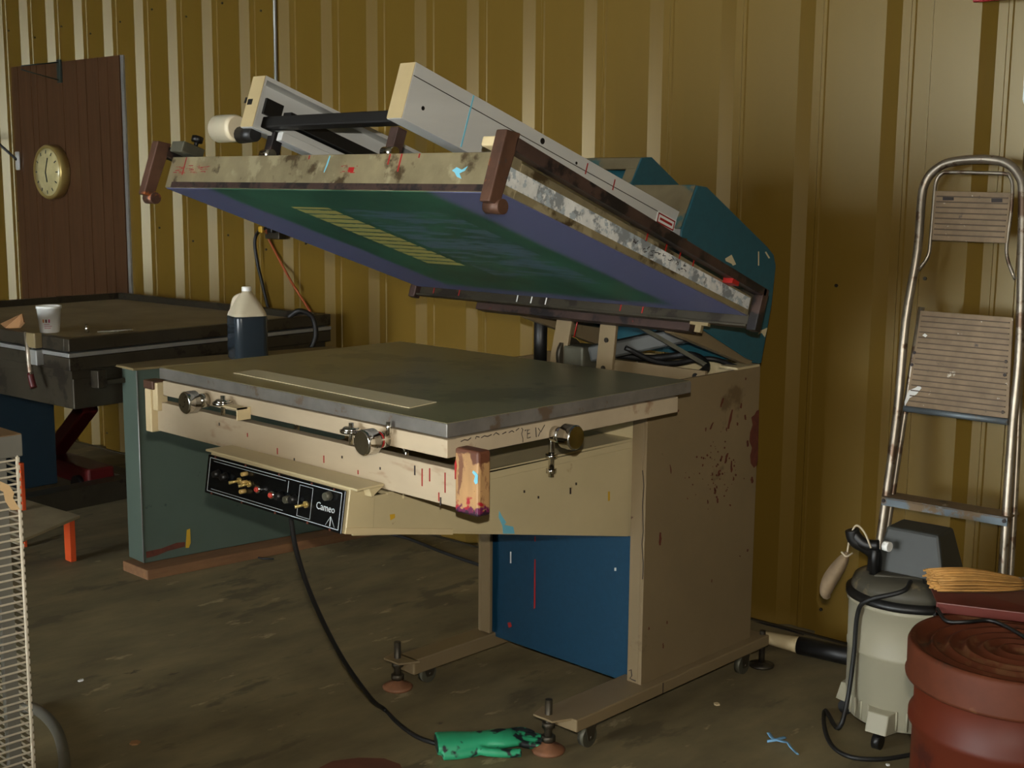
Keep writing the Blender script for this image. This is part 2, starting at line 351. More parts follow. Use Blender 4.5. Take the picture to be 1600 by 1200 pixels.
# lettering scrawled on the right frame edge
sk = MB()
def onF(px, py): return onax(0, TX1-.0035, px, py)
for st in (((824, 673), (828, 671), (824, 671), (824, 685), (829, 683)), ((824, 678), (828, 677)), ((837, 668), (838, 683)), ((841, 669), (845, 675), (851, 664)), ((844, 675), (841, 682)),
           ((815, 669), (817, 671), (815, 678), (817, 685), (817, 691)), ((820, 673), (822, 672)),
           ((720, 690), (726, 687), (731, 688), (736, 684)), ((743, 686), (744, 682), (749, 683)), ((752, 684), (757, 681), (762, 682), (768, 679)), ((771, 680), (775, 676), (780, 679)), ((785, 678), (791, 675)), ((795, 676), (800, 673), (803, 675)), ((806, 673), (811, 669))):
    sk.tube([onF(*p) for p in st], .0011, 4, 1)
sk.build('marker_scribble', 'ink', frm, kind='stuff')
# clamping bar across the front, with end blocks
BY = 1.87
bar = MB().box(-3.19, -1.95, BY, BY+.03, .845, .929).build('front_bar', 'beige_dirty', press, .002)
MB().box(-3.16, -1.96, BY+.03, BY+.06, .90, .905).build('bar_flange', 'dark_steel', press)
blk = MB().box(-1.95, -1.877, BY-.018, BY+.02, .842, .985).build('end_block', 'stained_block', press, .006, label='paint-stained end block of the front bar')
m = MB(); m.prism([(x, BY-.0188, z) for x, z in ((-1.949, .915), (-1.945, .915), (-1.945, .93), (-1.942, .945), (-1.946, .958), (-1.949, .95))], (0, .001, 0)); m.build('red_smear', 'red_paint', blk)
m = MB(); m.prism([(x, BY-.0188, z) for x, z in ((-1.884, .94), (-1.892, .943), (-1.895, .938), (-1.886, .932), (-1.89, .92), (-1.885, .914), (-1.879, .918), (-1.878, .935))], (0, .001, 0)); m.build('blue_smear', 'sky_paint', blk)
lb = MB(); lb.box(-3.222, -3.19, BY-.02, BY+.02, .842, .965); lb.box(-3.19, -3.165, BY-.014, BY+.02, .905, .985)
lb.build('end_block', 'cream', press, .003)
MB().box(-3.226, -3.176, BY-.021, BY+.021, .965, .99).build('end_cap', 'brown_frame', press, .003)
# drips on the front bar
dm = MB(); rnd = random.Random(3)
for x, z, l in ((-2.075, .915, .04), (-2.05, .92, .03), (-2.00, .918, .045), (-2.43, .89, .018), (-2.62, .88, .016), (-2.02, .87, .02), (-2.75, .90, .01), (-2.30, .875, .01)):
    dm.box(x, x+.003, BY-.0012, BY, z-l, z)
dm.build('paint_drips', 'red_paint', bar, kind='stuff')
dm = MB()
for x, z, l in ((-2.10, .918, .022), (-2.88, .91, .008), (-2.015, .86, .018), (-2.36, .90, .006), (-2.22, .895, .006), (-2.55, .865, .006)): dm.box(x, x+.004, BY-.0012, BY, z-l, z)
dm.build('dark_drips', 'ink', bar, kind='stuff')
# register knobs
def knob(c, d, nm='adjuster_knob', L=.068):
    c = Vector(c); d = Vector(d).normalized(); q = thing_part = MB()
    q.cyl(c, c+d*L*.5, .019, n=24); q.cyl(c+d*L*.45, c+d*L*.55, .021, .0295, n=28); q.cyl(c+d*L*.55, c+d*L, .0295, n=28); q.cyl(c+d*L, c+d*(L+.004), .0295, .026, n=28)
    k = q.build(nm, 'chrome', press); return k
kn1 = onax(1, TY0-.06, 290, 622); kn2 = onax(1, TY0-.06, 568, 685)
k = knob((kn1.x, TY0+.006, .972), (0, -1, 0)); k2 = knob((kn2.x, TY0+.006, .972), (0, -1, 0))
MB().cyl((kn2.x, TY0-.014, .972), (kn2.x, TY0-.019, .972), .0196, n=24).build('red_ring', 'red_paint', k2)
kn3 = onax(0, TX1+.05, 893, 682); knob((TX1-.006, kn3.y, .966), (1, 0, 0))
# lock washers with brackets beside the two front knobs
for x, z in ((kn1.x+.115, .985), (kn2.x-.09, .985)):
    m = MB(); m.cyl((x, TY0-.022, .978), (x, TY0-.022, .984), .027, n=24); m.cyl((x, TY0-.022, .984), (x, TY0-.022, .990), .025, .018, n=24); m.cyl((x, TY0-.022, .95), (x, TY0-.022, 1.0), .006, n=12)
    m.build('lock_washer', 'chrome', press)
m = MB(); x = kn1.x+.115; m.box(x+.01, x+.085, TY0-.036, TY0-.006, .975, .979); m.box(x+.081, x+.085, TY0-.036, TY0+.004, .948, .979); m.build('washer_bracket', 'cream', press)
m = MB(); x = kn2.x-.09; m.box(x+.01, x+.11, TY0-.03, TY0+.004, .9745, .978); m.build('washer_bracket', 'chrome', press)
m = MB(); m.cyl((kn2.x+.03, TY0-.012, .99), (kn2.x+.03, TY0-.012, 1.018), .006, n=10); m.build('stud', 'chrome', press)
# arm carrying the table, tapered in depth
AX0, AX1 = -2.80, -2.232
side = [(1.80, .742), (1.80, .825), (2.843, .825), (2.843, .536), (2.11, .688)]
m = MB()
for x in (AX0, AX1-.008): m.prism([(x, y, z) for y, z in side], (.008, 0, 0))
m.prism([(AX0, 2.11, .688), (AX0, 2.81, .542), (AX0, 2.81, .548), (AX0, 2.11, .694)], (AX1-AX0, 0, 0))
arm = m.build('support_arm', 'beige', press, .001)
m = MB(); m.box(AX0, AX1+.004, 1.90, 2.86, .821, .829); m.box(AX1-.004, AX1+.004, 1.95, 2.86, .803, .829)
m.build('arm_flange', 'beige', press, .001)
m = MB()
for px, py in ((862, 692), (635, 712), (400, 650)):
    if px == 862: p = onax(0, -2.21, px, py); p = (p.x, p.y)
    elif px == 635: p = (-2.30, 2.02)
    else: p = (-2.78, 2.05)
    q = MB(); q.cyl((p[0], p[1], .78), (p[0], p[1], .965), .008, n=12); q.cyl((p[0], p[1], .83), (p[0], p[1], .842), .016, n=6); q.cyl((p[0], p[1], .79), (p[0], p[1], .803), .014, n=6); q.build('levelling_bolt', 'chrome', press)
# paint marks on the arm side
def onA(px, py): return onax(0, AX1+.0006, px, py)
m = MB(); m.prism([onA(*p) for p in ((780, 798), (784, 806), (791, 816), (788, 820), (802, 823), (804, 834), (786, 834), (785, 822), (779, 808))], (.0004, 0, 0)); m.build('blue_mark', 'sky_paint', arm)
m = MB(); m.prism([onA(*p) for p in ((609, 804), (617, 803), (617, 809), (610, 813))], (.0004, 0, 0)); m.prism([onA(*p) for p in ((950, 768), (953, 768), (953, 782), (950, 783))], (.0004, 0, 0)); m.build('yellow_mark', 'yellow_paint', arm, kind='stuff')
m = MB()
for p in ((890, 762, 10), (899, 754, 4), (818, 766, 4), (840, 775, 4), (868, 840, 1)):
    m.prism([onA(*q) for q in ((p[0], p[1]), (p[0]+2.5, p[1]), (p[0]+2.5, p[1]+p[2]), (p[0], p[1]+p[2]))], (.0004, 0, 0))
m.build('dark_marks', 'ink', arm, kind='stuff')
# control box hung under the front of the arm
FT, FB = 1.786, 1.770
cz0, cz1 = .750, .853
m = MB(); m.prism([(AX0, FT+.006, cz1), (AX0, 1.866, cz1), (AX0, 1.86, cz0), (AX0, FB+.006, cz0)], (AX1-AX0+.001, 0, 0))
cb = m.build('control_box', 'beige', press, .002)
m = MB(); m.box(AX0-.02, AX1+.03, FT+.002, 1.868, cz1, cz1+.006); m.build('box_lid', 'beige', press, .002)
m = MB(); m.prism([(AX1+.003, 1.825, cz1), (AX1+.003, 1.866, cz1), (AX1+.003, 1.832, cz1-.020)], (.026, 0, 0)); m.build('lid_tab', 'beige', press)
m = MB(); m.prism([onA(*p) for p in ((540, 824), (706, 826), (706, 835), (538, 834))], (.004, 0, 0)); m.build('lower_ledge', 'cream', press)
pz = lambda x, z, o=0: Vector((x, FB + (FT-FB)*(z-cz0)/(cz1-cz0) - o, z))
PXL, PXR = AX0+.004, AX1-.004
m = MB(); m.prism([pz(PXL, cz0+.002), pz(PXR, cz0+.002), pz(PXR, cz1-.003), pz(PXL, cz1-.003)], (0, -.004, 0)); pnl = m.build('control_panel', 'black_gloss', press, .001, label='black control panel with switches and indicator lamps')
def fr_panel(u, v, o=0.0): return pz(PXL + u*(PXR-PXL), cz0+.002 + v*(cz1-cz0-.005), .0042+o)
def pline(mb, u0, v0, u1, v1, t=.0016):
    a = fr_panel(u0, v0); b = fr_panel(u1, v1); mb.bar(a, b, t, .0006, up=(0, 1, 0))
m = MB()
for z in (.07, .93): pline(m, .02, z, .98, z)
for x in (.02, .98): pline(m, x, .07, x, .93)
pline(m, .05, .86, .60, .86, .001); pline(m, .05, .14, .60, .14, .001); pline(m, .62, .60, .62, .88, .0016)
pline(m, .70, .12, .70, .86, .001); pline(m, .79, .12, .79, .86, .001); pline(m, .70, .12, .79, .12, .001); pline(m, .70, .86, .79, .86, .001)
pline(m, .925, .10, .925, .32, .003); pline(m, .895, .10, .925, .33, .0008); pline(m, .955, .10, .925, .33, .0008)
m.build('panel_lines', 'print_white', pnl, kind='stuff')
W_ = PXR-PXL; HH = cz1-cz0-.005
tm = text_mesh('Cameo', .024, lambda x, y, z: fr_panel(.885 + x/W_, .42 + y/HH, z)); tm.build('panel_lettering', 'print_white', pnl, kind='stuff')
for i, (u, v) in enumerate(((.27, .56), (.345, .55), (.76, .45))):
    m = MB(); a = fr_panel(u, v); m.cyl(a, a+Vector((0, -.006, 0)), .008, n=14); m.cyl(a, a+Vector((-.012, -.026, -.004)), .0028, .0042, n=10); m.build('toggle_switch', 'brass', pnl)
for u, v in ((.425, .50), (.53, .46)):
    a = fr_panel(u, v); m = MB(); m.cyl(a, a+Vector((0, -.012, 0)), .0095, n=16); k = m.build('lamp_bezel', 'chrome', pnl); MB().cyl(a+Vector((0, -.012, 0)), a+Vector((0, -.016, 0)), .0075, .005, n=16).build('indicator_lens', 'lens_red', k)
for u, v, r in ((.315, .78, .006), (.315, .34, .006), (.32, .58, .005), (.64, .46, .010), (.905, .80, .011)):
    a = fr_panel(u, v); MB().cyl(a, a+Vector((0, -.016, 0)), r, r*.85, n=16).build('panel_button', 'glass_lens' if r < .009 else 'gearbox', pnl)
for u, v in ((.10, .58), (.16, .56), (.58, .48), (.68, .5)):
    a = fr_panel(u, v); MB().cyl(a, a+Vector((0, -.018, 0)), .011, .008, n=18).build('dial', 'black', pnl)
m = MB()
for u in (.06, .30, .55, .78, .93):
    for v in (.03, .97):
        a = fr_panel(u, v); m.cyl(a, a+Vector((0, -.002, 0)), .0032, n=8)
m.build('panel_screws', 'rust', pnl, kind='stuff')

# cabinet
CX0, CX1, CY0, CY1 = -2.846, -2.172, 2.81, 3.376
cz = .99
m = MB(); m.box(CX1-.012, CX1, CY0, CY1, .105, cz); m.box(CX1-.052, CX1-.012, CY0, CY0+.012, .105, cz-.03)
cr = m.build('side_panel', 'beige_worn_shade', press, .0015, label='beige side panel with rust and chipped paint')
m = MB(); m.box(CX0, CX0+.012, CY0, CY1, .105, cz); m.box(CX0+.012, CX0+.052, CY0, CY0+.012, .105, cz-.03); m.build('side_panel', 'beige_worn_shade', press, .0015)
m = MB(); m.box(CX0+.012, CX1-.012, CY1-.012, CY1, .105, cz); m.build('back_panel', 'beige', press)
m = MB(); m.box(CX0+.03, CX1-.03, CY0+.035, CY0+.045, .085, .60); bp = m.build('front_panel', 'blue_panel', press, label='deep blue front panel')
m = MB(); m.box(CX0+.012, CX1-.012, CY0+.02, CY1-.012, .91, .925); m.build('cabinet_deck', 'beige', press)
m = MB(); m.box(CX0+.012, CX1-.012, CY0+.012, CY0+.03, .60, .935); m.build('cabinet_sill', 'beige', press)
m = MB(); m.box(CX0+.012, CX1-.012, CY0+.03, CY0+.07, .925, .952); m.build('wood_strip', 'yellow_wood', press)
m = MB(); m.box(CX0+.012, CX1-.012, 3.10, 3.11, .925, 1.0); m.build('inner_wall', 'beige_worn_shade', press)
def onC(px, py): return onax(0, CX1+.0005, px, py)
rb = MB(); rnd = random.Random(5)
edge = [(1186, 640), (1182, 642), (1179, 648), (1174, 652), (1176, 664), (1172, 676), (1171, 690), (1175, 700), (1172, 712), (1173, 724), (1178, 731), (1182, 727), (1184, 718)]
rb.prism([onC(*p) for p in edge], (.0004, 0, 0))
for (x, y, w, h, t) in ((1130, 622, 2.5, 14, -4), (1144, 640, 4, 30, -6), (1158, 630, 3, 8, 0), (1164, 648, 2.5, 8, 1), (1114, 660, 3, 11, -4), (1135, 668, 2, 6, 0), (1103, 668, 2, 6, 0), (1128, 712, 2.5, 9, -2), (1137, 708, 3, 16, -4), (1143, 720, 3, 18, 0), (1123, 735, 3, 9, 0), (1146, 745, 2, 6, 0), (1117, 762, 3, 10, 0), (1175, 745, 4, 10, 0), (1121, 778, 2.5, 8, 0), (1032, 832, 3.5, 20, -1), (1106, 781, 1.8, 6, 0), (1168, 688, 3, 10, 0), (1152, 660, 2.5, 5, 0), (1098, 725, 2, 4, 0), (1060, 640, 2, 4, 0), (1047, 726, 1.6, 14, 2), (1141, 788, 3, 3, 0), (1165, 590, 2, 4, 0), (1168, 858, 3, 4, 0), (1156, 868, 2, 2, 0), (1042, 970, 2, 5, 0), (1014, 980, 2, 4, 0), (1036, 1005, 2, 8, 0), (1112, 905, 1.5, 5, 0)):
    n = 5; L_ = []; R_ = []
    for i in range(n):
        f = i/(n-1); cx_ = x + t*f + rnd.uniform(-.5, .5); hw = w*(.35+.65*math.sin(math.pi*(.15+.7*f)))*rnd.uniform(.7, 1.2)/2; yy = y+h*f
        L_.append(onC(cx_-hw, yy)); R_.append(onC(cx_+hw, yy))
    rb.prism(L_+R_[::-1], (.0004, 0, 0))
for i in range(70):
    x = rnd.gauss(1118, 20); y = rnd.gauss(735, 28); r = rnd.uniform(.5, 1.6)
    rb.prism([onC(x+r*math.cos(a), y+r*1.3*math.sin(a)) for a in (0, 1.26, 2.5, 3.77, 5.0)], (.0004, 0, 0))
rb.build('rust_patches', 'rust', cr, kind='stuff')
m = MB()   # cracked seam along the front post
m.tube([onax(1, CY0-.0004, *p) for p in ((1004, 735), (1006, 760), (1004, 790), (1005, 830), (1003, 850), (1005, 880), (1004, 905))], .0014, 5, 2)
m.tube([onax(1, CY0-.0004, *p) for p in ((983, 1048), (986, 1046), (987, 1056), (984, 1060), (988, 1062), (993, 1064))], .0016, 5, 1)
m.build('seam_crack', 'ink', cr, kind='stuff')
def onB(px, py): return onax(1, CY0+.0345, px, py)
m = MB(); m.prism([onB(*p) for p in ((835, 874), (837, 874), (836.5, 950), (834, 952))], (0, -.0004, 0)); m.prism([onB(*p) for p in ((835, 838), (837, 838), (837, 846), (835, 846))], (0, -.0004, 0)); m.prism([onB(*p) for p in ((793, 973), (798, 972), (800, 979), (795, 981))], (0, -.0004, 0)); m.build('red_drip', 'red_paint', bp, kind='stuff')
m = MB(); m.prism([onB(*p) for p in ((797, 862), (799, 862), (799, 880), (797, 880))], (0, -.0004, 0)); m.prism([onB(*p) for p in ((960, 887), (963, 887), (963, 892), (960, 892))], (0, -.0004, 0)); m.build('white_drip', 'white_paint', bp, kind='stuff')
# base beams with feet and casters
for x0, x1 in ((-2.262, -2.14), (-2.876, -2.80)):
    m = MB(); xo = x1 if x1 > -2.5 else x0
    m.box(x0, x1, 2.49, 3.44, .072, .108) if x1 > -2.5 else m.box(x0, x1, 2.49, 3.44, .05, .098)
    m.build('base_beam', 'beige_worn_shade', press, .004)
    zc = .108 if x1 > -2.5 else .098
    xm = -2.225 if x1 > -2.5 else -2.855
    m = MB(); m.prism([(xm-.05, 2.50, zc-.006), (xm+.07, 2.50, zc-.006), (xm+.04, 2.44, zc-.006), (xm-.03, 2.44, zc-.006)], (0, 0, .006)); m.build('foot_bracket', 'beige_worn_shade', press, .001)
    m = MB(); m.cyl((xm, 2.47, .012), (xm, 2.47, .15), .0105, n=14); m.cyl((xm, 2.47, .03), (xm, 2.47, .046), .02, n=6); m.cyl((xm, 2.47, .07), (xm, 2.47, .085), .018, n=6); fb = m.build('foot_bolt', 'dark_steel', press)
    m = MB(); m.lathe([(.045, 0), (.048, .006), (.04, .012), (.018, .02), (.012, .026)], (xm, 2.47, 0), 24); m.build('foot_pad', 'rust_pad', press)
    for yy in (2.57, 3.33):
        z0 = .072 if x1 > -2.5 else .05
        xc = x1-.03
        cst = MB(); cst.cyl((xc-.010, yy, .03), (xc+.010, yy, .03), .03, n=22); c1 = cst.build('caster', 'gearbox', press)
        m = MB()
        for sx in (-1, 1): m.prism([(xc+sx*.014-.001, yy-.025, z0+.002), (xc+sx*.014-.001, yy+.025, z0+.002), (xc+sx*.014-.001, yy+.012, .022), (xc+sx*.014-.001, yy-.012, .022)], (.002, 0, 0))
        m.cyl((xc-.018, yy, .03), (xc+.018, yy, .03), .005, n=8); m.build('caster_fork', 'dark_steel', c1)
MB().box(-2.1405, -2.1395, 2.872, 2.876, .074, .106).build('beam_joint', 'ink', press)
MB().box(CX0, CX1, 3.25, 3.33, .06, .105).build('base_crossbeam', 'beige_worn_shade', press)
m = MB(); m.lathe([(.04, 0), (.042, .006), (.015, .014)], (-2.16, 3.43, 0), 20); m.cyl((-2.16, 3.43, .012), (-2.16, 3.43, .12), .01, n=12); m.build('foot_pad', 'dark_steel', press)

# ---- tilted head: u runs back and down, w is the head's own up
AN = math.radians(18.9); HO = Vector((PX, 1.909, 1.539)); HU = Vector((0, math.cos(AN), -math.sin(AN))); HN = Vector((0, math.sin(AN), math.cos(AN)))
def hd(x, u, w): return Vector((x, HO.y, HO.z)) + HU*u + HN*w
def hbox(mb, x0, x1, u0, u1, w0, w1): return mb.box(x0, x1, u0, u1, w0, w1, fr=hd)
# two aluminium guide rails
def guide_rail(x0, x1, outer):
    m = MB(); c = .006
    if outer > 0:   # closed box rail
        hbox(m, x0, x1, -.032, 1.25, .146, .279)
    else:           # channel open towards the middle
        hbox(m, x0, x0+c, -.045, 1.25, .135, .272); hbox(m, x0+c, x1, -.045, 1.25, .262, .272); hbox(m, x0+c, x1, -.045, 1.25, .135, .143); hbox(m, x0+c, x1, -.045, -.039, .143, .262)
    return m.build('guide_rail', 'aluminium', press, .001)
gr = guide_rail(-2.252, -2.20, 1); gl = guide_rail(-2.805, -2.752, -1)
m = MB(); hbox(m, -2.2515, -2.2005, -.0335, -.032, .147, .278); m.build('rail_end_cap', 'cap_tan', gr)
m = MB(); hbox(m, -2.805, -2.752, -.047, -.0455, .136, .271); m.build('rail_end_cap', 'cap_tan', gl)
m = MB(); hbox(m, -2.1998, -2.1992, -.03, 1.2, .247, .249); m.build('rail_groove', 'dark_steel', gr)
m = MB(); hbox(m, -2.1999, -2.1990, .158, .162, .15, .277); m.build('chalk_line', 'sky_paint', gr)
m = MB()
for u, w, r in ((.02, .19, .005), (.42, .262, .008), (.56, .255, .004)):
    p = hd(-2.2, u, w); m.cyl(p, p+Vector((.0008, 0, 0)), r, n=12)
m.build('rail_holes', 'black', gr, kind='stuff')
m = MB()
for u, w, l in ((.60, .27, .03), (.72, .268, .03), (.66, .22, .03), (.78, .225, .03), (.95, .2, .02)): hbox(m, -2.1995, -2.1988, u, u+.004, w-l, w)
m.build('red_drip', 'red_paint', gr, kind='stuff')
# sticker on the rail
m = MB(); hbox(m, -2.1999, -2.1985, .93, 1.02, .215, .25); st = m.build('warning_sticker', 'white_paint', gr)
m = MB()
for a, b, c_, e in ((.934, 1.016, .243, .247), (.934, 1.016, .218, .222), (.934, .938, .218, .247), (1.012, 1.016, .218, .247), (.945, 1.005, .229, .236)): hbox(m, -2.1986, -2.198, a, b, c_, e)
m.build('sticker_print', 'red_paint', st, kind='stuff')
# opening and motor bits in the left channel
m = MB(); hbox(m, -2.803, -2.79, .0, .055, .19, .232); m.build('channel_opening', 'black', gl)
m = MB(); p = [(.09, .175), (.11, .2), (.15, .2), (.62, .145), (.62, .143), (.09, .143)]; m.prism([hd(-2.795, u, w) for u, w in p], (.02, 0, 0)); m.build('drive_belt_guard', 'black', press)
m = MB(); hbox(m, -2.815, -2.806, -.0475, -.047, .2, .215); hbox(m, -2.80, -2.78, -.0478, -.047, .195, .21); m.build('cap_slot', 'black', gl)
m = MB(); a = hd(-2.775, .005, .163); b = hd(-2.25, .005, .163); m.bar(a, b, .03, .03, up=HN); m.build('cross_rod', 'black', press, .004)
m = MB(); hbox(m, -2.722, -2.70, .012, 1.1, .120, .142); m.build('inner_track', 'aluminium', press, .001)
m = MB(); hbox(m, -2.746, -2.712, .03, 1.1, .172, .202); m.build('chain_track', 'black', press)
m = MB(); hbox(m, -2.748, -2.728, .012, 1.1, .150, .166); m.build('inner_track', 'aluminium', press, .001)
# squeegee holder posts with clamps
for x in (-2.755, -2.278):
    m = MB(); hbox(m, x-.014, x+.014, .015, .045, .085, .147); ps = m.build('holder_post', 'dark_channel', press, .002)
    m = MB(); p = hd(x, .02, .086); m.cyl(p-Vector((.02, 0, 0)), p+Vector((.02, 0, 0)), .013, n=16); m.build('clamp_roller', 'chrome', ps)
m = MB(); p = hd(-2.80, -.02, .125); m.cyl(p+Vector((.03, 0, 0)), p-Vector((.035, 0, 0)), .018, .022, n=14); m.build('roller_mount', 'black', press)
m = MB(); p = hd(-2.835, -.03, .14); m.cyl(p-Vector((.005, 0, 0)), p-Vector((.02, 0, 0)), .03, .036, n=24); m.cyl(p-Vector((.02, 0, 0)), p-Vector((.09, 0, 0)), .036, n=24); m.cyl(p-Vector((.09, 0, 0)), p-Vector((.105, 0, 0)), .036, .026, n=24); m.build('plastic_canister', 'jug_plastic', press)
# side channels of the master frame with corner brackets
for sgn, xi, xo in ((1, -1.868, -1.838), (-1, -3.172, -3.202)):
    a, b = min(xi, xo), max(xi, xo)
    m = MB(); pts = [(-.02, .070), (-.02, .10), (1.0, .066), (1.0, .044)]
    m.prism([hd(a, u, w) for u, w in pts], (b-a, 0, 0)); ch = m.build('side_channel', 'dark_channel', press, .002)
    m = MB(); fr0 = -.055
    m.prism([hd(a, u, w) for u, w in ((fr0, -.05), (fr0, .103), (-.012, .110), (-.022, -.048))], (b-a, 0, 0)); br = m.build('corner_bracket', 'brown_frame', press, .003)
    m = MB(); p = hd((a+b)/2, -.02, -.05); m.cyl(p-Vector((.022, 0, 0)), p+Vector((.022, 0, 0)), .016, n=18); m.build('bracket_roller', 'brown_frame', br)
    m = MB(); m.prism([hd(a, u, w) for u, w in ((.985, -.05), (.985, .066), (1.012, .066), (1.012, -.05))], (b-a, 0, 0)); m.build('corner_bracket', 'dark_channel', press, .003)
m = MB(); p = hd(-3.12, .03, .115); m.cyl(p, p+HN*.02, .006, n=10); m.cyl(p+HN*.014, p+HN*.03, .016, n=7); m.build('wing_knob', 'black', press)
m = MB(); hbox(m, -3.16, -3.10, -.02, .05, .085, .115); m.build('corner_clamp', 'gearbox', press, .003)
m = MB(); hbox(m, -1.93, -1.87, -.03, .03, .078, .10); m.build('corner_clamp', 'cream', press, .004)
# rear holder bar
m = MB(); hbox(m, -3.165, -1.87, 1.0, 1.012, -.04, .06); hbox(m, -3.165, -1.87, .985, 1.012, -.042, -.036); rbar = m.build('rear_bar', 'dark_steel', press, .001)
m = MB()
for x in (-3.10, -2.98, -2.31, -2.23): hbox(m, x, x+.004, .9985, .9995, -.03, -.005)
m.build('red_drip', 'red_paint', rbar, kind='stuff')
m = MB()
for x in (-2.72, -2.66, -2.60): hbox(m, x, x+.004, .9985, .9995, -.032, -.006)
m.build('white_drip', 'white_paint', rbar, kind='stuff')
m = MB(); hbox(m, -2.05, -1.99, .988, .999, -.05, -.04); hbox(m, -2.03, -2.01, .988, .999, -.07, -.05); m.build('latch', 'dull_tan', press)
# second bar behind and the lower head beams
m = MB(); hbox(m, -2.95, -2.10, 1.06, 1.10, -.055, -.03); m.build('hinge_beam', 'dark_channel', press, .002)
for x in (-2.80, -2.225):
    m = MB(); m.prism([hd(x, u, w) for u, w in ((1.06, -.03), (1.06, .01), (1.55, .01), (1.55, -.05), (1.12, -.055))], (.03, 0, 0)); m.build('head_beam', 'beige_worn_shade', press, .002)
m = MB(); hbox(m, -2.80, -2.20, 1.0, 1.30, .05, .145); m.build('head_carriage', 'dark_steel', press, .004)
# lifting links, gearbox, cylinder, hoses
for x in (-2.69, -2.47):
    a = onax(1, 3.0, 888 if x < -2.6 else 955, 488); b = onax(1, 3.0, 866 if x < -2.6 else 943, 590)
    m = MB(); m.prism([a+Vector((-.032, -.006, .03)), a+Vector((.032, -.006, .03)), b+Vector((.032, -.006, -.02)), b+Vector((-.032, -.006, -.02))], (0, .012, 0)); lk = m.build('lift_link', 'beige_worn_shade', press, .002)  # darker beige here paints in the screen's shade on the links
    if x > -2.6:
        m = MB()
        for f in (.42, .85):
            p = a.lerp(b, f)+Vector((0, -.006, 0)); m.cyl(p, p+Vector((0, -.004, 0)), .008, n=8)
        m.build('link_bolt', 'dark_steel', lk, kind='stuff')
m = MB(); a = onax(1, 3.06, 845, 485); m.cyl((a.x, 3.06, .92), (a.x, 3.06, 1.16), .022, n=20); m.build('gas_cylinder', 'black', press)
g = onax(1, 3.03, 905, 545)
m = MB(); m.box(g.x-.035, g.x+.05, 2.99, 3.08, .94, 1.045); m.build('gearbox', 'gearbox', press, .008)
m = MB(); m.cyl((g.x-.05, 3.03, 1.01), (g.x-.035, 3.03, 1.01), .055, n=20); m.build('gear_wheel', 'dark_steel', press)
m = MB(); m.bar((g.x+.04, 3.04, 1.02), (-2.30, 3.2, 1.10), .07, .05); m.build('drive_motor', 'duct', press, .008)
m = MB(); m.tube([(-2.74, 3.1, 1.02), (-2.5, 3.2, 1.0), (-2.35, 3.25, 1.02), (-2.25, 3.2, 1.0), (-2.22, 3.1, .98)], .011, 10); m.build('hose', 'rubber', press)
m = MB(); m.tube([(-2.45, 3.05, 1.05), (-2.38, 3.15, 1.0), (-2.3, 3.28, 1.01), (-2.21, 3.3, .99)], .008, 10); m.build('hose', 'rubber', press)
m = MB(); a = hd(-2.5, 1.0, -.03); m.bar(a+Vector((.1, .1, -.02)), Vector((-2.25, 3.2, 1.0)), .02, .012); m.build('tie_bar', 'gearbox', press)
m = MB(); m.tube([onax(1, 3.0, 904, 494), onax(1, 3.0, 897, 527)], .0022, 6, 1); m.build('red_wire', 'red_paint', press)

# blue hood at the back
HXR, HXL = -2.17, -2.84
hp = [(2.935, 1.35), (2.945, 1.42), (3.012, 1.545), (3.06, 1.541), (3.385, 1.362), (3.425, 1.335), (3.440, 1.30), (3.425, 1.18), (3.378, .998), (3.30, 1.02), (2.99, 1.16)]
m = MB(); m.prism([(HXR-.008, y, z) for y, z in hp], (.008, 0, 0)); hood = m.build('hood_side', 'blue_hood', press, .004)
m = MB(); m.prism([(HXL, y, z) for y, z in hp], (.008, 0, 0)); m.build('hood_side', 'blue_hood', press, .004)
m = MB()
def strip(p, q, x0=HXL+.008, x1=HXR-.008, t=.006):
    a = Vector((0, p[0], p[1])); b = Vector((0, q[0], q[1])); n = Vector((0, -(b-a).z, (b-a).y)).normalized()*t
    m.prism([(x0, a.y, a.z), (x0, b.y, b.z), (x0, b.y-n.y, b.z-n.z), (x0, a.y-n.y, a.z-n.z)], (x1-x0, 0, 0))
for i in range(3, 8): strip(hp[i], hp[i+1])
m.build('hood_back', 'blue_hood', press)
m = MB(); strip(hp[2], hp[3]); strip((2.945, 1.425), hp[2], -2.42); m.build('hood_top', 'blue_dust', press, .002)
# raised cowl with an open front
KX0, KX1 = -2.63, -2.405
ck = [(2.98, 1.50), (3.055, 1.625), (3.10, 1.628), (3.27, 1.53), (3.27, 1.40), (2.98, 1.44)]
m = MB()
for x in (KX0, KX1-.006): MB().prism([(x, y, z) for y, z in ck], (.006, 0, 0)).build('cowl_side', 'blue_hood', press)
m = MB(); strip(ck[1], ck[2], KX0+.006, KX1-.006); strip(ck[2], ck[3], KX0+.006, KX1-.006)
strip(ck[0], ck[1], KX0+.006, KX0+.035); strip(ck[0], ck[1], KX1-.045, KX1-.006); strip((3.035, 1.593), ck[1], KX0+.006, KX1-.006)
m.build('cowl_top', 'blue_dust', press)
m = MB(); m.box(KX0+.006, KX1-.006, 3.12, 3.126, 1.42, 1.60); m.build('cowl_back', 'blue_hood', press)
def onH(px, py): return onax(0, HXR+.0005, px, py)
m = MB(); m.prism([onH(*p) for p in ((1143, 398), (1150, 413), (1145, 415), (1143, 412), (1134, 408), (1133, 404))], (.0005, 0, 0))
m.prism([onH(*p) for p in ((1199, 512), (1195, 527), (1190, 520), (1184, 523), (1187, 517))], (.0005, 0, 0)); m.prism([onH(*p) for p in ((1184.5, 393), (1186, 393), (1186, 415), (1184.5, 415))], (.0005, 0, 0))
m.prism([onH(*p) for p in ((1195, 394), (1197, 393), (1203, 403), (1201, 404))], (.0005, 0, 0))
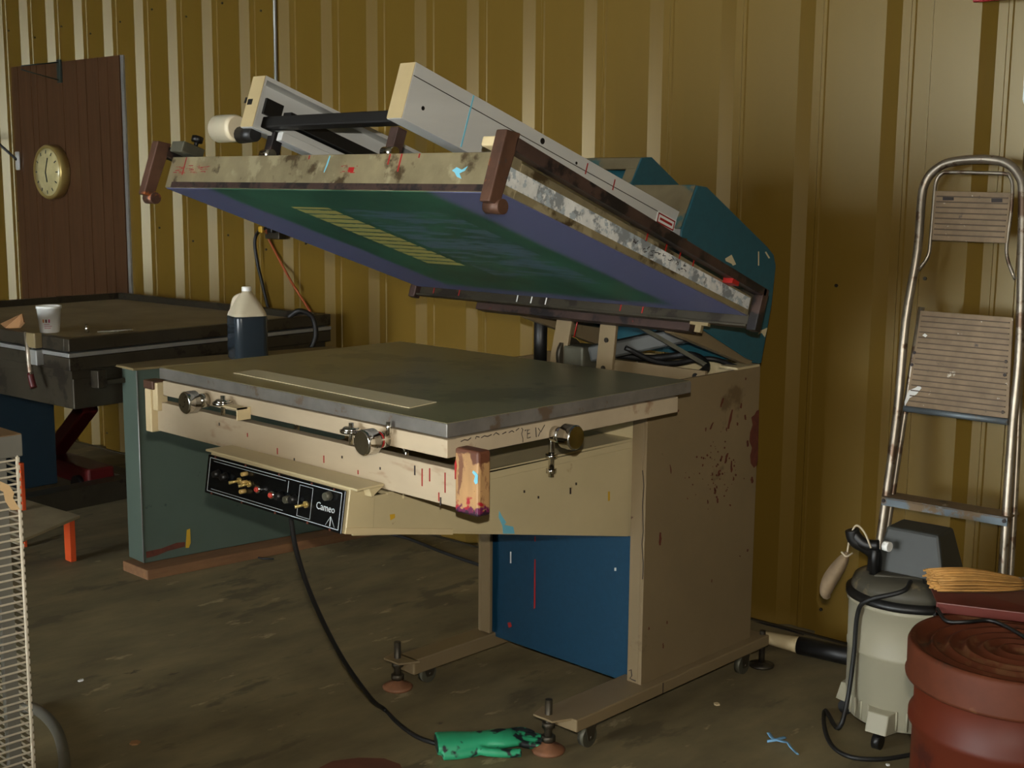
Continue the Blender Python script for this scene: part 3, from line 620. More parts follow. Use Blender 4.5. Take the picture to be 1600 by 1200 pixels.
m.build('chipped_paint', 'tape_strip', hood, kind='stuff')
m = MB(); m.box(-2.24, HXR-.001, 3.25, 3.37, .99, .997); m.build('rim_plate', 'beige', press)
# blue hood's small holder bits along the right channel
for u in (.50, .62):
    m = MB(); hbox(m, -1.93, -1.875, u, u+.04, .078, .09); q = m.build('frame_clamp', 'cream' if u < .6 else 'gearbox', press, .003)
    m = MB(); p = hd(-1.89, u+.05, .08); m.cyl(p, p+HN*.018, .008, n=10); m.build('clamp_screw', 'chrome', q)
m = MB(); hbox(m, -1.87, -1.84, .84, .87, .036, .056); m.build('red_tag', 'red_paint', press)

# ------------------------------------------------------------------ the screen held in the head
scr = thing('printing_screen', tuple(hd(PX, 0, 0)), 'aluminium framed printing screen with green and purple stencil, held open in the press', 'printing screen')
SX0, SX1 = -3.17, -1.87
m = MB(); hbox(m, SX0, SX1, 0, .042, -.012, .076); fr1 = m.build('frame_rail', 'alu_dirty', scr, .002)
m = MB(); m.prism([hd(SX1-.042, u, w) for u, w in ((.042, -.012), (.042, .066), (.985, .038), (.985, -.012))], (.042, 0, 0)); fr2 = m.build('frame_rail', 'alu_dirty', scr, .002)
m = MB(); m.prism([hd(SX0, u, w) for u, w in ((.042, -.012), (.042, .066), (.985, .038), (.985, -.012))], (.042, 0, 0)); m.build('frame_rail', 'alu_dirty', scr, .002)
m = MB(); hbox(m, SX0+.042, SX1-.042, .943, .985, -.012, .038); m.build('frame_rail', 'alu_dirty', scr, .002)
# mesh sheet in its own tilted object space so the stencil lies in the sheet's plane
me = bpy.data.meshes.new('mesh_fabric'); hw = (SX1-SX0)/2-.003
me.from_pydata([(-hw, .004, -.0138), (hw, .004, -.0138), (hw, .984, -.0138), (-hw, .984, -.0138), (-hw, .004, -.0122), (hw, .004, -.0122), (hw, .984, -.0122), (-hw, .984, -.0122)], [], [(0, 3, 2, 1), (4, 5, 6, 7), (0, 1, 5, 4), (1, 2, 6, 5), (2, 3, 7, 6), (3, 0, 4, 7)])
me.materials.append(MATS['stencil']); o = bpy.data.objects.new('mesh_fabric', me); COL.objects.link(o); o.parent = scr; o.rotation_euler = (-AN, 0, 0)
o.matrix_parent_inverse = Matrix.Identity(4)
m = MB(); m.prism([hd(SX1, u, w) for u, w in ((.008, .006), (.008, .046), (.40, .041), (.978, .033), (.978, .002))], (.0012, 0, 0)); tp = m.build('label_tape', 'tape_white', fr2)
m = MB(); rnd = random.Random(11)
for u0 in (.45, .50, .53, .56, .60, .635, .66):
    for k in range(3):
        u = u0+rnd.uniform(0, .02); w = .014+rnd.uniform(0, .016)
        m.tube([hd(SX1+.0016, u+rnd.uniform(-.008, .008), w+rnd.uniform(-.006, .006)) for _ in range(3)], .001, 4, 1)
m.build('marker_notes', 'ink', tp, kind='stuff')
m = MB(); hbox(m, SX0+.03, SX1-.02, -.0006, .0, -.0115, .004); m.build('edge_shade', 'dark_channel', fr1)  # dark strip painting in the shade along the front rail's lower edge
m = MB()
for x, l in ((-3.10, .05), (-2.25, .025), (-2.21, .042), (-2.15, .01), (-2.55, .01)): hbox(m, x, x+.004, -.0008, 0, .074-l, .074)
for u, l in ((.50, .03), (.58, .03), (.64, .035), (.70, .03)): hbox(m, SX1, SX1+.0008, u, u+.004, .066-l, .066)
m.build('red_drip', 'red_paint', fr1, kind='stuff')
m = MB(); rnd = random.Random(21)
for k in range(46):
    x = rnd.uniform(-3.15, -2.97) if k < 36 else rnd.uniform(-2.42, -2.34); w0 = rnd.uniform(.028, .05); l = rnd.uniform(.004, .022); h = rnd.uniform(.0006, .002)
    hbox(m, x, x+l, -.0007, 0, w0, w0+h)
hbox(m, -2.385, -2.365, -.0007, 0, .031, .043); m.build('red_smear', 'red_paint', fr1, kind='stuff')
m = MB()
m.prism([hd(x, -.0008, w) for x, w in ((-2.03, .034), (-2.018, .042), (-2.0, .036), (-1.985, .044), (-1.99, .034), (-2.005, .028), (-1.995, .016), (-2.01, .02), (-2.02, .03))], HU*.0008)
m.prism([hd(x, -.0008, w) for x, w in ((-2.47, .072), (-2.466, .072), (-2.468, .05), (-2.474, .03), (-2.476, .032))], HU*.0008); m.build('blue_smear', 'sky_paint', fr1, kind='stuff')

# ------------------------------------------------------------------ second press behind, at the left
T2 = .948
tb = thing('vacuum_print_table', (-5.5, 2.95, 0), 'dark steel print table with raised rim standing behind the teal cabinet', 'print table')
A = onax(2, T2, 107, 530); B = onax(2, T2, 523, 490); Cc = onax(2, T2, 153, 459)
eu = (B-A); eu.z = 0; Ld = eu.length; eu.normalize(); ev = Vector((-eu.y, eu.x, 0))   # eu: depth, ev: to the left
Lw = (Cc-B).dot(ev)
if ev.x > 0: ev = -ev; Lw = (Cc-B).dot(ev)
def t2(a, b, z): return A + eu*a + ev*b + Vector((0, 0, z-T2))
def t2box(a0, a1, b0, b1, z0, z1, mb=None): return (mb or MB()).box(a0, a1, b0, b1, z0, z1, fr=t2)
Ld = min(Ld, 1.335)
t2box(0, Ld, 0, .035, T2-.05, T2).build('rim', 'dark_steel', tb, .003)
t2box(0, Ld, Lw-.035, Lw, T2-.05, T2).build('rim', 'dark_steel', tb, .003)
t2box(0, .035, .035, Lw-.035, T2-.05, T2).build('rim', 'dark_steel', tb, .003)
t2box(Ld-.035, Ld, .035, Lw-.035, T2-.05, T2).build('rim', 'dark_steel', tb, .003)
t2box(.035, Ld-.035, .035, Lw-.035, T2-.05, T2-.032).build('bed', 'dark_tray', tb)
t2box(-.004, Ld+.0, -.004, Lw, T2-.072, T2-.056).build('grey_frame', 'grey_strip', tb, .002)
t2box(.0, Ld, 0, Lw, T2-.125, T2-.074).build('lower_frame', 'dark_steel', tb, .004)
t2box(.02, Ld-.02, .02, Lw-.02, T2-.16, T2-.125).build('skirt', 'dark_steel', tb)
t2box(.03, Ld-.1, .03, Lw-.03, T2-.28, T2-.16).build('body', 'dark_steel', tb, .004)
t2box(.10, .14, -.03, .02, T2-.20, T2-.13).build('bracket', 'dark_steel', tb, .003)
t2box(.14, .30, -.03, .0, T2-.19, T2-.17).build('bracket_arm', 'dark_steel', tb, .003)
t2box(.10, .60, 1.15, Lw-.03, .10, T2-.28).build('pedestal', 'navy', tb, .004)
t2box(.9, 1.0, .1, Lw-.1, .02, .10).build('floor_skid', 'dark_steel', tb)
t2box(.05, 1.0, Lw-.7, Lw-.6, .0, .10).build('floor_skid', 'dark_steel', tb)
m = MB(); m.tube([t2(1.10, .02, T2+.0), t2(1.13, -.02, T2+.03), t2(1.18, -.05, T2+.0), t2(1.19, -.06, T2-.08), t2(1.17, -.05, T2-.14)], .012, 10); m.build('hose', 'rubber', tb)

cab = thing('teal_cabinet', (-4.45, 3.0, 0), 'narrow teal steel cabinet resting on a lumber plank', 'cabinet')
tl = [(-4.452, 2.526), (-4.34, 3.46), (-4.46, 3.475), (-4.575, 2.53)]
m = MB(); m.prism([(x, y, .042) for x, y in tl], (0, 0, .778)); body = m.build('cabinet_body', 'teal', cab, .003)
m = MB(); m.prism([(x, y, .82) for x, y in ((-4.435, 2.50), (-4.32, 3.47), (-4.47, 3.49), (-4.62, 2.51))], (0, 0, .010)); m.build('top_plate', 'dull_tan', cab, .003)
f0 = Vector((tl[1][0]-tl[0][0], tl[1][1]-tl[0][1], 0)).normalized(); fn = Vector((f0.y, -f0.x, 0))
def onT(px, py): return onplane(Vector((*tl[0], 0))+fn*.0008, fn, px, py)
m = MB(); m.prism([onT(*p) for p in ((228, 862), (252, 857), (276, 848), (289, 847), (289, 854), (262, 861), (245, 868), (229, 872))], fn*.0004); m.build('rust_patch', 'rust', body)
m = MB(); m.prism([onT(*p) for p in ((292, 828), (297, 826), (298, 848), (295, 856), (290, 856), (291, 840))], fn*.0005); m.build('yellow_mark', 'yellow_paint', body, kind='stuff')
m = MB(); m.tube([Vector((-4.451, 2.525, .045)), Vector((-4.451, 2.525, .815))], .003, 6, 1); m.build('edge_trim', 'grey_strip', cab)

q0 = Vector((-4.362, 2.489, 0)); q1 = Vector((-4.469, 2.487, 0)); dq = Vector((.115, .99, 0)).normalized()
m = MB(); m.prism([q0, q1-Vector((.08, 0, 0)), q1-Vector((.08, 0, 0))+dq*1.05, q0+dq*1.05], (0, 0, .040)); place(m, 'lumber_plank', 'lumber', (-4.4, 3.0, 0), 'rough lumber plank lying on the floor under the teal cabinet', 'plank', .003)

# jug on the cabinet
jp = Vector((-4.37, 2.985, .83)); jug = thing('plastic_jug', tuple(jp), 'translucent gallon jug of dark blue liquid on the teal cabinet', 'jug')
def rrect(cx, cy, hx, hy, r, z, n=5, ang=-YAW*0+.15):
    out = []
    for qx, qy, a0 in ((1, 1, 0), (-1, 1, 90), (-1, -1, 180), (1, -1, 270)):
        for i in range(n+1):
            a = math.radians(a0+90*i/n); x = qx*(hx-r)+r*math.cos(a); y = qy*(hy-r)+r*math.sin(a)
            out.append(Vector((cx+x*math.cos(ang)-y*math.sin(ang), cy+x*math.sin(ang)+y*math.cos(ang), z)))
    return out
def loft(mb, rings, caps=True):
    n = len(rings[0]); vs = [p for r in rings for p in r]
    mb.add(vs, [(i*n+j, i*n+(j+1) % n, (i+1)*n+(j+1) % n, (i+1)*n+j) for i in range(len(rings)-1) for j in range(n)], True)
    if caps: mb.add(vs, [tuple(range(n))[::-1], tuple(range((len(rings)-1)*n, len(rings)*n))])
    return mb
jr = lambda h, hx, z, r=.03: rrect(jp.x, jp.y, hx, hx, min(r, hx*.98), jp.z+z, ang=YAW+.5)
loft(MB(), [jr(0, .066, 0), jr(0, .07, .006), jr(0, .07, .17), jr(0, .069, .178)]).build('liquid_body', 'jug_liquid', jug)
loft(MB(), [jr(0, .069, .178), jr(0, .066, .19), jr(0, .047, .235, .04), jr(0, .03, .262, .029), jr(0, .02, .27, .0195), jr(0, .02, .278, .0195)]).build('jug_top', 'jug_plastic', jug)
jd = Vector((math.sin(YAW+.5+math.pi*.0)*0-.7, -.7, 0)).normalized()
m = MB(); m.tube([jp-r0*.02+Vector((0, 0, .262)), jp-r0*.048+Vector((0, 0, .245)), jp-r0*.06+Vector((0, 0, .20)), jp-r0*.066+Vector((0, 0, .17))], .010, 10); m.build('handle', 'jug_plastic', jug)
m = MB(); m.lathe([(.019, .274), (.020, .276), (.020, .292), (.018, .295)], jp, 24); m.build('cap', 'white_plastic', jug)

# cup, cardboard and clamp on the second table
cp = onax(2, T2-.032, 78, 519); cup = thing('plastic_tub', tuple(cp), 'small white plastic tub with printed label on the dark print table', 'tub')
m = MB(); m.lathe([(.038, 0), (.040, .004), (.049, .10), (.052, .10), (.052, .112), (.049, .112), (.046, .10), (.037, .006)], cp, 32); m.build('tub_body', 'white_plastic', cup)
tc_ = (CAM-cp); tc_.z = 0; tc_.normalize(); base_an = math.atan2(tc_.y, tc_.x)
for i, mm in enumerate(('cup_print_c', 'cup_print_a', 'cup_print_b')):
    m = MB()
    for k in range(3):
        a = base_an - .62 + i*.26 + k*.07; r = .0452
        if k < 2: m.quad(*[cp+Vector((rr*math.cos(t), rr*math.sin(t), z)) for t, z, rr in ((a, .044, .0448), (a+.07, .044, .0448), (a+.07, .058, .0461), (a, .058, .0461))])
    m.build('label_print', mm, cup)
m = MB()
for z, wd in ((.036, .5), (.028, .7), (.020, .6)):
    for k in range(8):
        a = base_an-.5+k*wd/8; m.quad(*[cp+Vector((rr*math.cos(t), rr*math.sin(t), zz)) for t, zz, rr in ((a, z, .0432+(z-.02)*.06), (a+wd/8, z, .0432+(z-.02)*.06), (a+wd/8, z+.002, .0436+(z-.02)*.06), (a, z+.002, .0436+(z-.02)*.06))])
m.build('label_text', 'cup_print_b', cup, kind='stuff')
m = MB(); c0 = onax(2, T2+.002, 20, 508)
pa = [onax(2, T2+.004, 0, 506), onax(2, T2+.06, 34, 490), onax(2, T2+.055, 37, 503), onax(2, T2+.006, 30, 511), onax(2, T2+.002, 8, 512)]
m.add(pa+[p+Vector((.004, .004, -.004)) for p in pa], [(0, 1, 2, 3, 4), (9, 8, 7, 6, 5)]+[(i, (i+1) % 5, (i+1) % 5+5, i+5) for i in range(5)]); place(m, 'cardboard_scrap', 'cardboard', tuple(c0), 'folded brown cardboard scrap on the rim of the dark table', 'cardboard')
cl = t2(-.02, .22, T2-.09); c0 = onplane(A - eu*.02, eu, 48, 527)
clamp = thing('toggle_clamp', tuple(c0), 'metal toggle clamp with red handle on the dark table edge', 'clamp')
def onE(px, py, o=.03): return onplane(A - eu*o, eu, px, py)
m = MB(); m.tube([onE(42, 520, .01), onE(44, 545), onE(46, 570), onE(48, 585)], .011, 8, 3); m.build('clamp_lever', 'ladder_alu', clamp)
m = MB(); m.tube([onE(47, 583), onE(50, 596), onE(53, 606)], .013, 10, 3); m.build('handle', 'jack_red', clamp)
m = MB(); a = onE(54, 527, .012); m.box(-.03, .035, -.02, .012, -.04, .02, fr=lambda x, y, z: a + ev*-x + eu*y + Vector((0, 0, z))); m.build('clamp_block', 'dull_tan', clamp, .004)
m = MB(); a = onE(54, 558, .02); m.box(-.03, .03, -.01, .03, -.03, .03, fr=lambda x, y, z: a + ev*-x + eu*y + Vector((0, 0, z))); m.build('clamp_foot', 'grey_strip', clamp, .004)
m = MB(); a = onax(2, T2-.03, 160, 519); m.bar(a+r0*-.02, a+r0*.13+Vector((0, 0, .01)), .02, .012); place(m, 'spatula', 'chrome', tuple(a), 'small shiny metal spatula lying on the dark table bed', 'tool', .004)
m = MB(); a = onax(2, T2-.032, 136, 520); m.lathe([(.008, 0), (.01, .002), (.009, .02), (.006, .034)], a, 14); place(m, 'metal_stud', 'chrome', tuple(a), 'small upright shiny metal fitting on the dark table bed', 'fitting')

# orange stool and the red jack under the table
so = onax(2, 0, 118, 877); stool = thing('orange_step_stool', (so.x-.1, so.y-.1, 0), 'low orange steel stand with a grey top under the dark table', 'stand')
S1 = onax(2, .2, 125, 805); S2 = onax(2, .2, 30, 845); S3 = onax(2, .2, 40, 780)
S4 = S2+(S3-S1)
m = MB(); m.prism([S1, S2, S4, S3], (0, 0, -.012)); m.build('top', 'stool_top', stool, .002)
m = MB(); p = so+Vector((-.02, 0, 0)); m.box(p.x-.03, p.x+.022, p.y-.02, p.y+.004, 0, .186); m.box(p.x-.055, p.x-.02, p.y-.02, p.y-.008, .162, .186); m.build('leg', 'orange', stool, .002)
q = S4 + Vector((.03, .05, 0)); m = MB(); m.box(q.x-.03, q.x+.004, q.y, q.y+.012, 0, .188); m.build('leg', 'orange', stool, .002)
q = S3 + Vector((.03, -.03, 0)); m = MB(); m.box(q.x-.03, q.x+.004, q.y, q.y+.012, 0, .188); m.build('leg', 'orange', stool, .002)
up0 = onax(2, .205, 36, 795); up1 = Vector((up0.x, up0.y, .50))
m = MB(); m.box(up0.x-.03, up0.x+.014, up0.y-.008, up0.y+.008, .2, .40); m.build('upright', 'orange', stool, .002)
jk = thing('trolley_jack', (-6.1, 3.05, 0), 'dark red lifting jack standing on the floor beneath the dark table', 'jack')
m = MB(); m.box(-6.4, -5.75, 2.98, 3.12, .05, .14); m.build('chassis', 'jack_red', jk, .01)
m = MB(); m.bar((-6.25, 3.05, .14), (-5.85, 3.05, .44), .09, .07); m.build('lift_arm', 'jack_red', jk, .01)
for x in (-6.3, -5.84):
    MB().cyl((x, 2.955, .05), (x, 2.98, .05), .05, n=20).build('wheel', 'black', jk); MB().cyl((x, 3.12, .05), (x, 3.145, .05), .05, n=20).build('wheel', 'black', jk)
m = MB(); m.cyl((-5.85, 3.05, .44), (-5.85, 3.05, .48), .05, n=18); m.build('saddle', 'black', jk)

# ------------------------------------------------------------------ paneling board with clock on the wall
bA = onwall(17, 100, .012); bB = onwall(187, 92, .012)
s_of = lambda p: (p-WP).dot(WU)
sa, sb = s_of(bA), s_of(bB)
bd = thing('paneling_board', tuple(W((sa+sb)/2, .55, .01)), 'dark brown wood paneling sheet fixed to the metal wall', 'wood panel')
cuts = [0, .07, .20, .255, .345, .50, .63, .71, .82, .90, 1.0]
for i in range(len(cuts)-1):
    a = sa+(sb-sa)*cuts[i]; b = sa+(sb-sa)*cuts[i+1]
    MB().box(a+.003, b-.003, .004, .016, .55, 2.215, fr=lambda x, y, z: W(x, z, y)).build('plank', 'panel_wood', bd, .001)
MB().box(sa, sb, .001, .005, .55, 2.212, fr=lambda x, y, z: W(x, z, y)).build('backing_sheet', 'ink', bd)
MB().box(sb+.004, sb+.03, .001, .012, .85, 2.215, fr=lambda x, y, z: W(x, z, y)).build('edge_strip', 'grey_strip', bd)
ck_ = onwall(88, 269, .02); clock = thing('wall_clock', tuple(ck_), 'round brass rimmed wall clock on the dark paneling', 'clock')
def wl_(s, z, o): return ck_ + WU*s + Vector((0, 0, z)) + WN*o
def disc(mb, prof, n=48):
    vs = [wl_(r*math.cos(2*math.pi*j/n), r*math.sin(2*math.pi*j/n), o) for r, o in prof for j in range(n)]; k = len(prof)
    mb.add(vs, [(i*n+j, i*n+(j+1) % n, (i+1)*n+(j+1) % n, (i+1)*n+j) for i in range(k-1) for j in range(n)], True); mb.add(vs, [tuple(range(n))[::-1], tuple(range((k-1)*n, k*n))]); return mb
disc(MB(), [(.15, -.003), (.155, .0), (.158, .05), (.15, .062), (.138, .055)]).build('rim', 'brass', clock)
disc(MB(), [(.137, .05), (.136, .057), (.10, .062), (.05, .066), (.002, .067)]).build('face', 'clock_face', clock)
for an, l, w in ((.35, .085, .007), (2.9, .06, .009)):
    a = wl_(0, 0, .069); b = wl_(l*math.sin(an), l*math.cos(an), .069); MB().bar(a, b, w, .002, up=WN).build('clock_hand', 'dark_green', clock)
m = MB()
for k in range(12):
    a = k*math.pi/6; m.bar(wl_(.105*math.sin(a), .105*math.cos(a), .0625), wl_(.125*math.sin(a), .125*math.cos(a), .0605), .006, .002, up=WN)
m.build('hour_marks', 'dark_green', clock, kind='stuff')
# wire bracket at the top of the board
bk = onwall(94, 110, .02); br = thing('wire_bracket', tuple(bk), 'thin wire bracket at the top of the dark paneling', 'bracket')
m = MB(); m.box(-.02, .02, -.002, .012, -.07, .06, fr=lambda x, y, z: bk + WU*x + WN*y + Vector((0, 0, z))); m.build('mounting_plate', 'dark_green', br, .003)
m = MB(); t = onwall(33, 103, .22); m.tube([bk+Vector((0, 0, .045))+WN*.01, t, t+Vector((0, 0, -.02)), bk+Vector((0, 0, -.055))+WN*.01], .004, 6, 1); m.build('wire_arm', 'dark_green', br)
# scrolled hook
hk = onwall(29, 250, .02); hook = thing('plant_hook', tuple(hk), 'curled dark iron hook with a silver bracket on the paneling edge', 'hook')
m = MB(); m.tube([hk+WN*.01, hk+WN*.06+Vector((0, 0, .07))-WU*.06, hk+WN*.12+Vector((0, 0, .14))-WU*.12, hk+WN*.2+Vector((0, 0, .12))-WU*.22, hk+WN*.22+Vector((0, 0, -.02))-WU*.26, hk+WN*.2+Vector((0, 0, -.1))-WU*.2], .008, 8); m.build('hook_arm', 'black', hook)
m = MB(); m.box(-.022, .022, 0, .012, -.06, .05, fr=lambda x, y, z: hk + WU*x + WN*y + Vector((0, 0, z))); m.build('hook_plate', 'aluminium', hook, .005)
# conduit, outlet box and cords on the wall
s_c = s_of(onwall(433, 60, .0))
m = MB(); m.tube([W(s_c, 1.34, .012), W(s_c, ZC, .012)], .008, 10, 1); place(m, 'conduit', 'grey_strip', tuple(W(s_c, 1.34, .0)), 'thin vertical metal conduit running up the wall to an outlet', 'conduit')
ob = onwall(432, 357, .02); out = thing('outlet_box', tuple(ob), 'small metal outlet box with plugs on the mustard wall', 'outlet')
MB().box(-.055, .055, -.018, .03, -.05, .035, fr=lambda x, y, z: ob + WU*x + WN*y + Vector((0, 0, z))).build('box', 'dark_steel', out, .004)
MB().box(-.06, -.03, .03, .065, -.02, .012, fr=lambda x, y, z: ob + WU*x + WN*y + Vector((0, 0, z))).build('yellow_plug', 'yellow_paint', out, .006)
MB().box(.0, .04, .03, .06, -.02, .02, fr=lambda x, y, z: ob + WU*x + WN*y + Vector((0, 0, z))).build('black_plug', 'black', out, .006)
m = MB(); m.tube([onwall(*p, .07 if i < 1 else .022) for i, p in enumerate(((415, 357), (404, 362), (398, 378), (402, 410), (409, 440), (416, 470), (420, 484), (424, 500), (428, 530)))], .0085, 8); place(m, 'power_cord', 'rubber', tuple(onwall(400, 400, .06)), 'black power cord hanging from the wall outlet', 'cord')
m = MB(); m.tube([onwall(*p, .07 if i < 1 else .018) for i, p in enumerate(((416, 360), (420, 374), (436, 405), (455, 440), (474, 470), (486, 490), (490, 510)))], .006, 8); place(m, 'extension_cord', 'orange_cord', tuple(onwall(440, 410, .06)), 'thin orange-brown cord hanging from the wall outlet', 'cord')
# red and white signs at the right edge
p = onwall(1550, 2, .02)
MB_ = MB(); MB_.box(-.055, .09, 0, .012, -.0, .16, fr=lambda x, y, z: p + WU*x + WN*y + Vector((0, 0, z+.0))); place(MB_, 'red_sign', 'sign_red', tuple(p), 'dark red sign high on the wall near the ladder', 'sign', .004)
p = onwall(1594, 166, .10)
m = MB(); m.box(-.002, .30, .0, .098, 0, .215, fr=lambda x, y, z: p + WU*x - WN*y + Vector((0, 0, z))); place(m, 'white_plaque', 'sign_white', tuple(p), 'bright white plate with rounded corners on the wall beside the ladder', 'sign', .02)

# ------------------------------------------------------------------ ladder leaning on the wall
LN = Vector((math.sin(WY)*-1, math.cos(WY), -.16)); LP = WP + WN*.075 + Vector((0, 0, 1.64))
def onL(px, py, o=0): return onplane(LP - Vector((0, 1, 0))*o, LN, px, py)
lad = thing('step_ladder', tuple(onL(1480, 1000)*1.0), 'paint-spattered folded aluminium step ladder leaning against the wall', 'ladder')
def down(px0, py0, px1, py1, o=0):
    a = onL(px0, py0, o); b = onL(px1, py1, o); t = (.0-b.z)/(b.z-a.z); return b + (b-a)*t
lb_ = down(1402, 645, 1377, 832); rb_ = down(1582, 670, 1566, 907)
lb_.z = rb_.z = .012
m = MB(); m.tube([lb_, onL(1377, 832), onL(1402, 645), onL(1415, 502), onL(1433.5, 392), onL(1440, 310), onL(1447, 283), onL(1461, 266), onL(1483, 254), onL(1523, 249), onL(1560, 251), onL(1580, 260), onL(1593, 276), onL(1598, 300), onL(1597, 400), onL(1593, 550), onL(1582, 670), onL(1566, 907), rb_], .0135, 12, 4); m.build('front_tube', 'ladder_alu', lad)
m = MB(); lb2 = down(1410, 670, 1386, 832, -.03); rb2 = down(1590, 695, 1579, 895, -.03); lb2.z = rb2.z = .012
m.tube([lb2, onL(1386, 832, -.03), onL(1410, 670, -.03), onL(1440, 480, -.03)], .010, 10, 2); m.tube([rb2, onL(1579, 895, -.03), onL(1590, 695, -.03), onL(1596, 500, -.03)], .010, 10, 2); m.build('rear_tube', 'ladder_alu', lad)
m = MB(); m.tube([onL(1435, 422, .012), onL(1450, 400, .012), onL(1454, 374, .012), onL(1460, 304, .012), onL(1463, 282, .012), onL(1472, 271, .012), onL(1487, 269, .012), onL(1567, 271, .012), onL(1577, 275, .012), onL(1582, 290, .012), onL(1580, 330, .012), onL(1573, 381, .012), onL(1575, 407, .012), onL(1586, 436, .012)], .0055, 8, 3); m.build('handle_loop', 'ladder_alu', lad)
def plate(cs, nm, mt, o, t=.008, n=0):
    P = [onL(*c, o) for c in cs]; nn = LN.normalized()*t
    k = MB().prism(P, nn).build(nm, mt, lad, .0015)
    if n:
        g = MB()
        for i in range(1, n):
            f = i/n; a = P[0].lerp(P[3], f)-nn*.25; b = P[1].lerp(P[2], f)-nn*.25; g.bar(a.lerp(b, .03), a.lerp(b, .97), .0035, .003, up=-LN)
        g.build('tread_ridges', 'ladder_groove', k, kind='stuff')
    return k
pl = plate(((1461, 298), (1580, 301), (1572, 380), (1455.5, 375)), 'top_plate', 'ladder_plate', .02, n=9)
for cs in (((1473, 307), (1490, 307), (1490, 313), (1473, 313)), ((1549, 310), (1566, 310), (1566, 316), (1549, 316))):
    MB().prism([onL(*c, .0215) for c in cs], LN.normalized()*.001).build('slot', 'ink', pl)
pl = plate(((1438, 485), (1583, 496), (1575, 654), (1415, 634)), 'tread', 'ladder_plate', .02, n=18)
m = MB()
for (x, y) in ((1429, 551), (1425, 570), (1572, 565), (1570, 586), (1567, 644)):
    p_ = onL(x, y, .021); m.cyl(p_, p_-LN.normalized()*.002, .005, n=8)
m.build('rivets', 'ink', pl, kind='stuff')
m = MB(); m.prism([onL(*c, .0225) for c in ((1413, 628), (1420, 610), (1430, 606), (1436, 602), (1440, 606), (1432, 616), (1421, 622), (1414, 634))], LN.normalized()*.001); m.prism([onL(*c, .0225) for c in ((1441, 524), (1445, 521), (1449, 524), (1446, 527))], LN.normalized()*.001); m.build('white_splash', 'white_paint', pl, kind='stuff')
m = MB(); m.tube([onL(1413, 638, .01), onL(1575, 659, .01)], .010, 10, 1); m.build('cross_bar', 'ladder_step', lad)
a, b = onL(1377.5, 776, .03), onL(1574, 809, .03); bk1 = Vector((0, .085, .0))
m = MB(); m.prism([a, b, b+bk1, a+bk1], (0, 0, -.006)); stp = m.build('step', 'ladder_plate', lad, .001)
m = MB(); m.prism([a, b, b+Vector((0, 0, -.026)), a+Vector((0, 0, -.026))], (0, .004, 0)); m.build('step_lip', 'ladder_step', lad)
m = MB()
for f in (.02, .98):
    q = a.lerp(b, f)+Vector((0, 0, -.011)); m.cyl(q, q+Vector((0, -.004, 0)), .006, n=8)
m.build('step_rivets', 'ink', lad, kind='stuff')
for p_ in (lb_, rb_, lb2, rb2):
    m = MB(); m.cyl(Vector((p_.x, p_.y, 0)), Vector((p_.x, p_.y, .03)), .018, .016, n=12); m.build('foot', 'rubber', lad)

# ------------------------------------------------------------------ shop vacuum
VX, VY = -1.60, 3.30
vac = thing('shop_vacuum', (VX, VY, 0), 'dusty grey shop vacuum with dark motor head standing by the wall', 'vacuum')
vc = (VX, VY, 0); vr = .168
prof = [(.150, .05), (.155, .055), (.158, .115), (.163, .12), (.164, .25), (.167, .253), (.167, .262), (.165, .265), (.167, .385), (.172, .388), (.172, .40)]
MB().lathe(prof, vc, 56).build('tank', 'vac_tank', vac)
m = MB()
for k in range(36):
    a = 2*math.pi*k/36; c_ = Vector((VX+.157*math.cos(a), VY+.157*math.sin(a), 0)); m.cyl(c_+Vector((0, 0, .058)), c_+Vector((0, 0, .112)), .004, n=5)
m.build('tank_ribs', 'vac_tank', vac, kind='stuff')
MB().lathe([(.170, .40), (.176, .402), (.176, .416), (.168, .42), (.165, .425)], vc, 56).build('tank_rim', 'black', vac)
MB().lathe([(.165, .42), (.155, .45), (.12, .468), (.06, .472), (.01, .472)], vc, 48).build('lid', 'vac_lid', vac)
toC = Vector((-VX, -VY, 0)).normalized(); rt = Vector((-toC.y, toC.x, 0))
if rt.dot(r0) < 0: rt = -rt
vo = Vector((VX, VY, 0))
def vfr(x, y, z): return vo + rt*x + toC*y + Vector((0, 0, z))
hr = .38
def vrot(x, y, z): return vfr(.01+x*math.cos(hr)+(y+.02)*math.sin(hr)*-1, -.02+x*math.sin(hr)+(y+.02)*math.cos(hr), z)
m = MB(); m.add([vrot(x, y, z) for x, y, z in ((-.09, .06, .468), (.115, .06, .468), (.115, -.10, .468), (-.09, -.10, .468), (-.065, .042, .60), (.085, .042, .60), (.085, -.07, .60), (-.065, -.07, .60))], [(0, 1, 5, 4), (1, 2, 6, 5), (2, 3, 7, 6), (3, 0, 4, 7), (4, 5, 6, 7), (3, 2, 1, 0)])
m.build('motor_head', 'vac_head', vac, .008)
m = MB(); m.box(-.10, .135, -.11, .075, .455, .474, fr=vfr); m.build('head_base', 'vac_lid', vac, .008)
m = MB(); m.prism([vfr(.03, .085, .478), vfr(.036, .085, .478), vfr(.075, .165, .40), (vfr(.066, .165, .395))], toC*.008); m.build('lid_clip', 'black', vac)
m = MB(); m.tube([vfr(-.10, .04, .475), vfr(-.10, .04, .52), vfr(-.125, .05, .545), vfr(-.155, .05, .56), vfr(-.165, .05, .59)], .02, 12); m.build('hose_port', 'black', vac)
m = MB(); m.tube([vfr(-.165, .05, .585), vfr(-.13, .06, .555), vfr(-.09, .065, .555)], .016, 10); m.cyl(vfr(-.10, .06, .47), vfr(-.10, .06, .56), .012, n=10); m.build('carry_handle', 'black', vac)
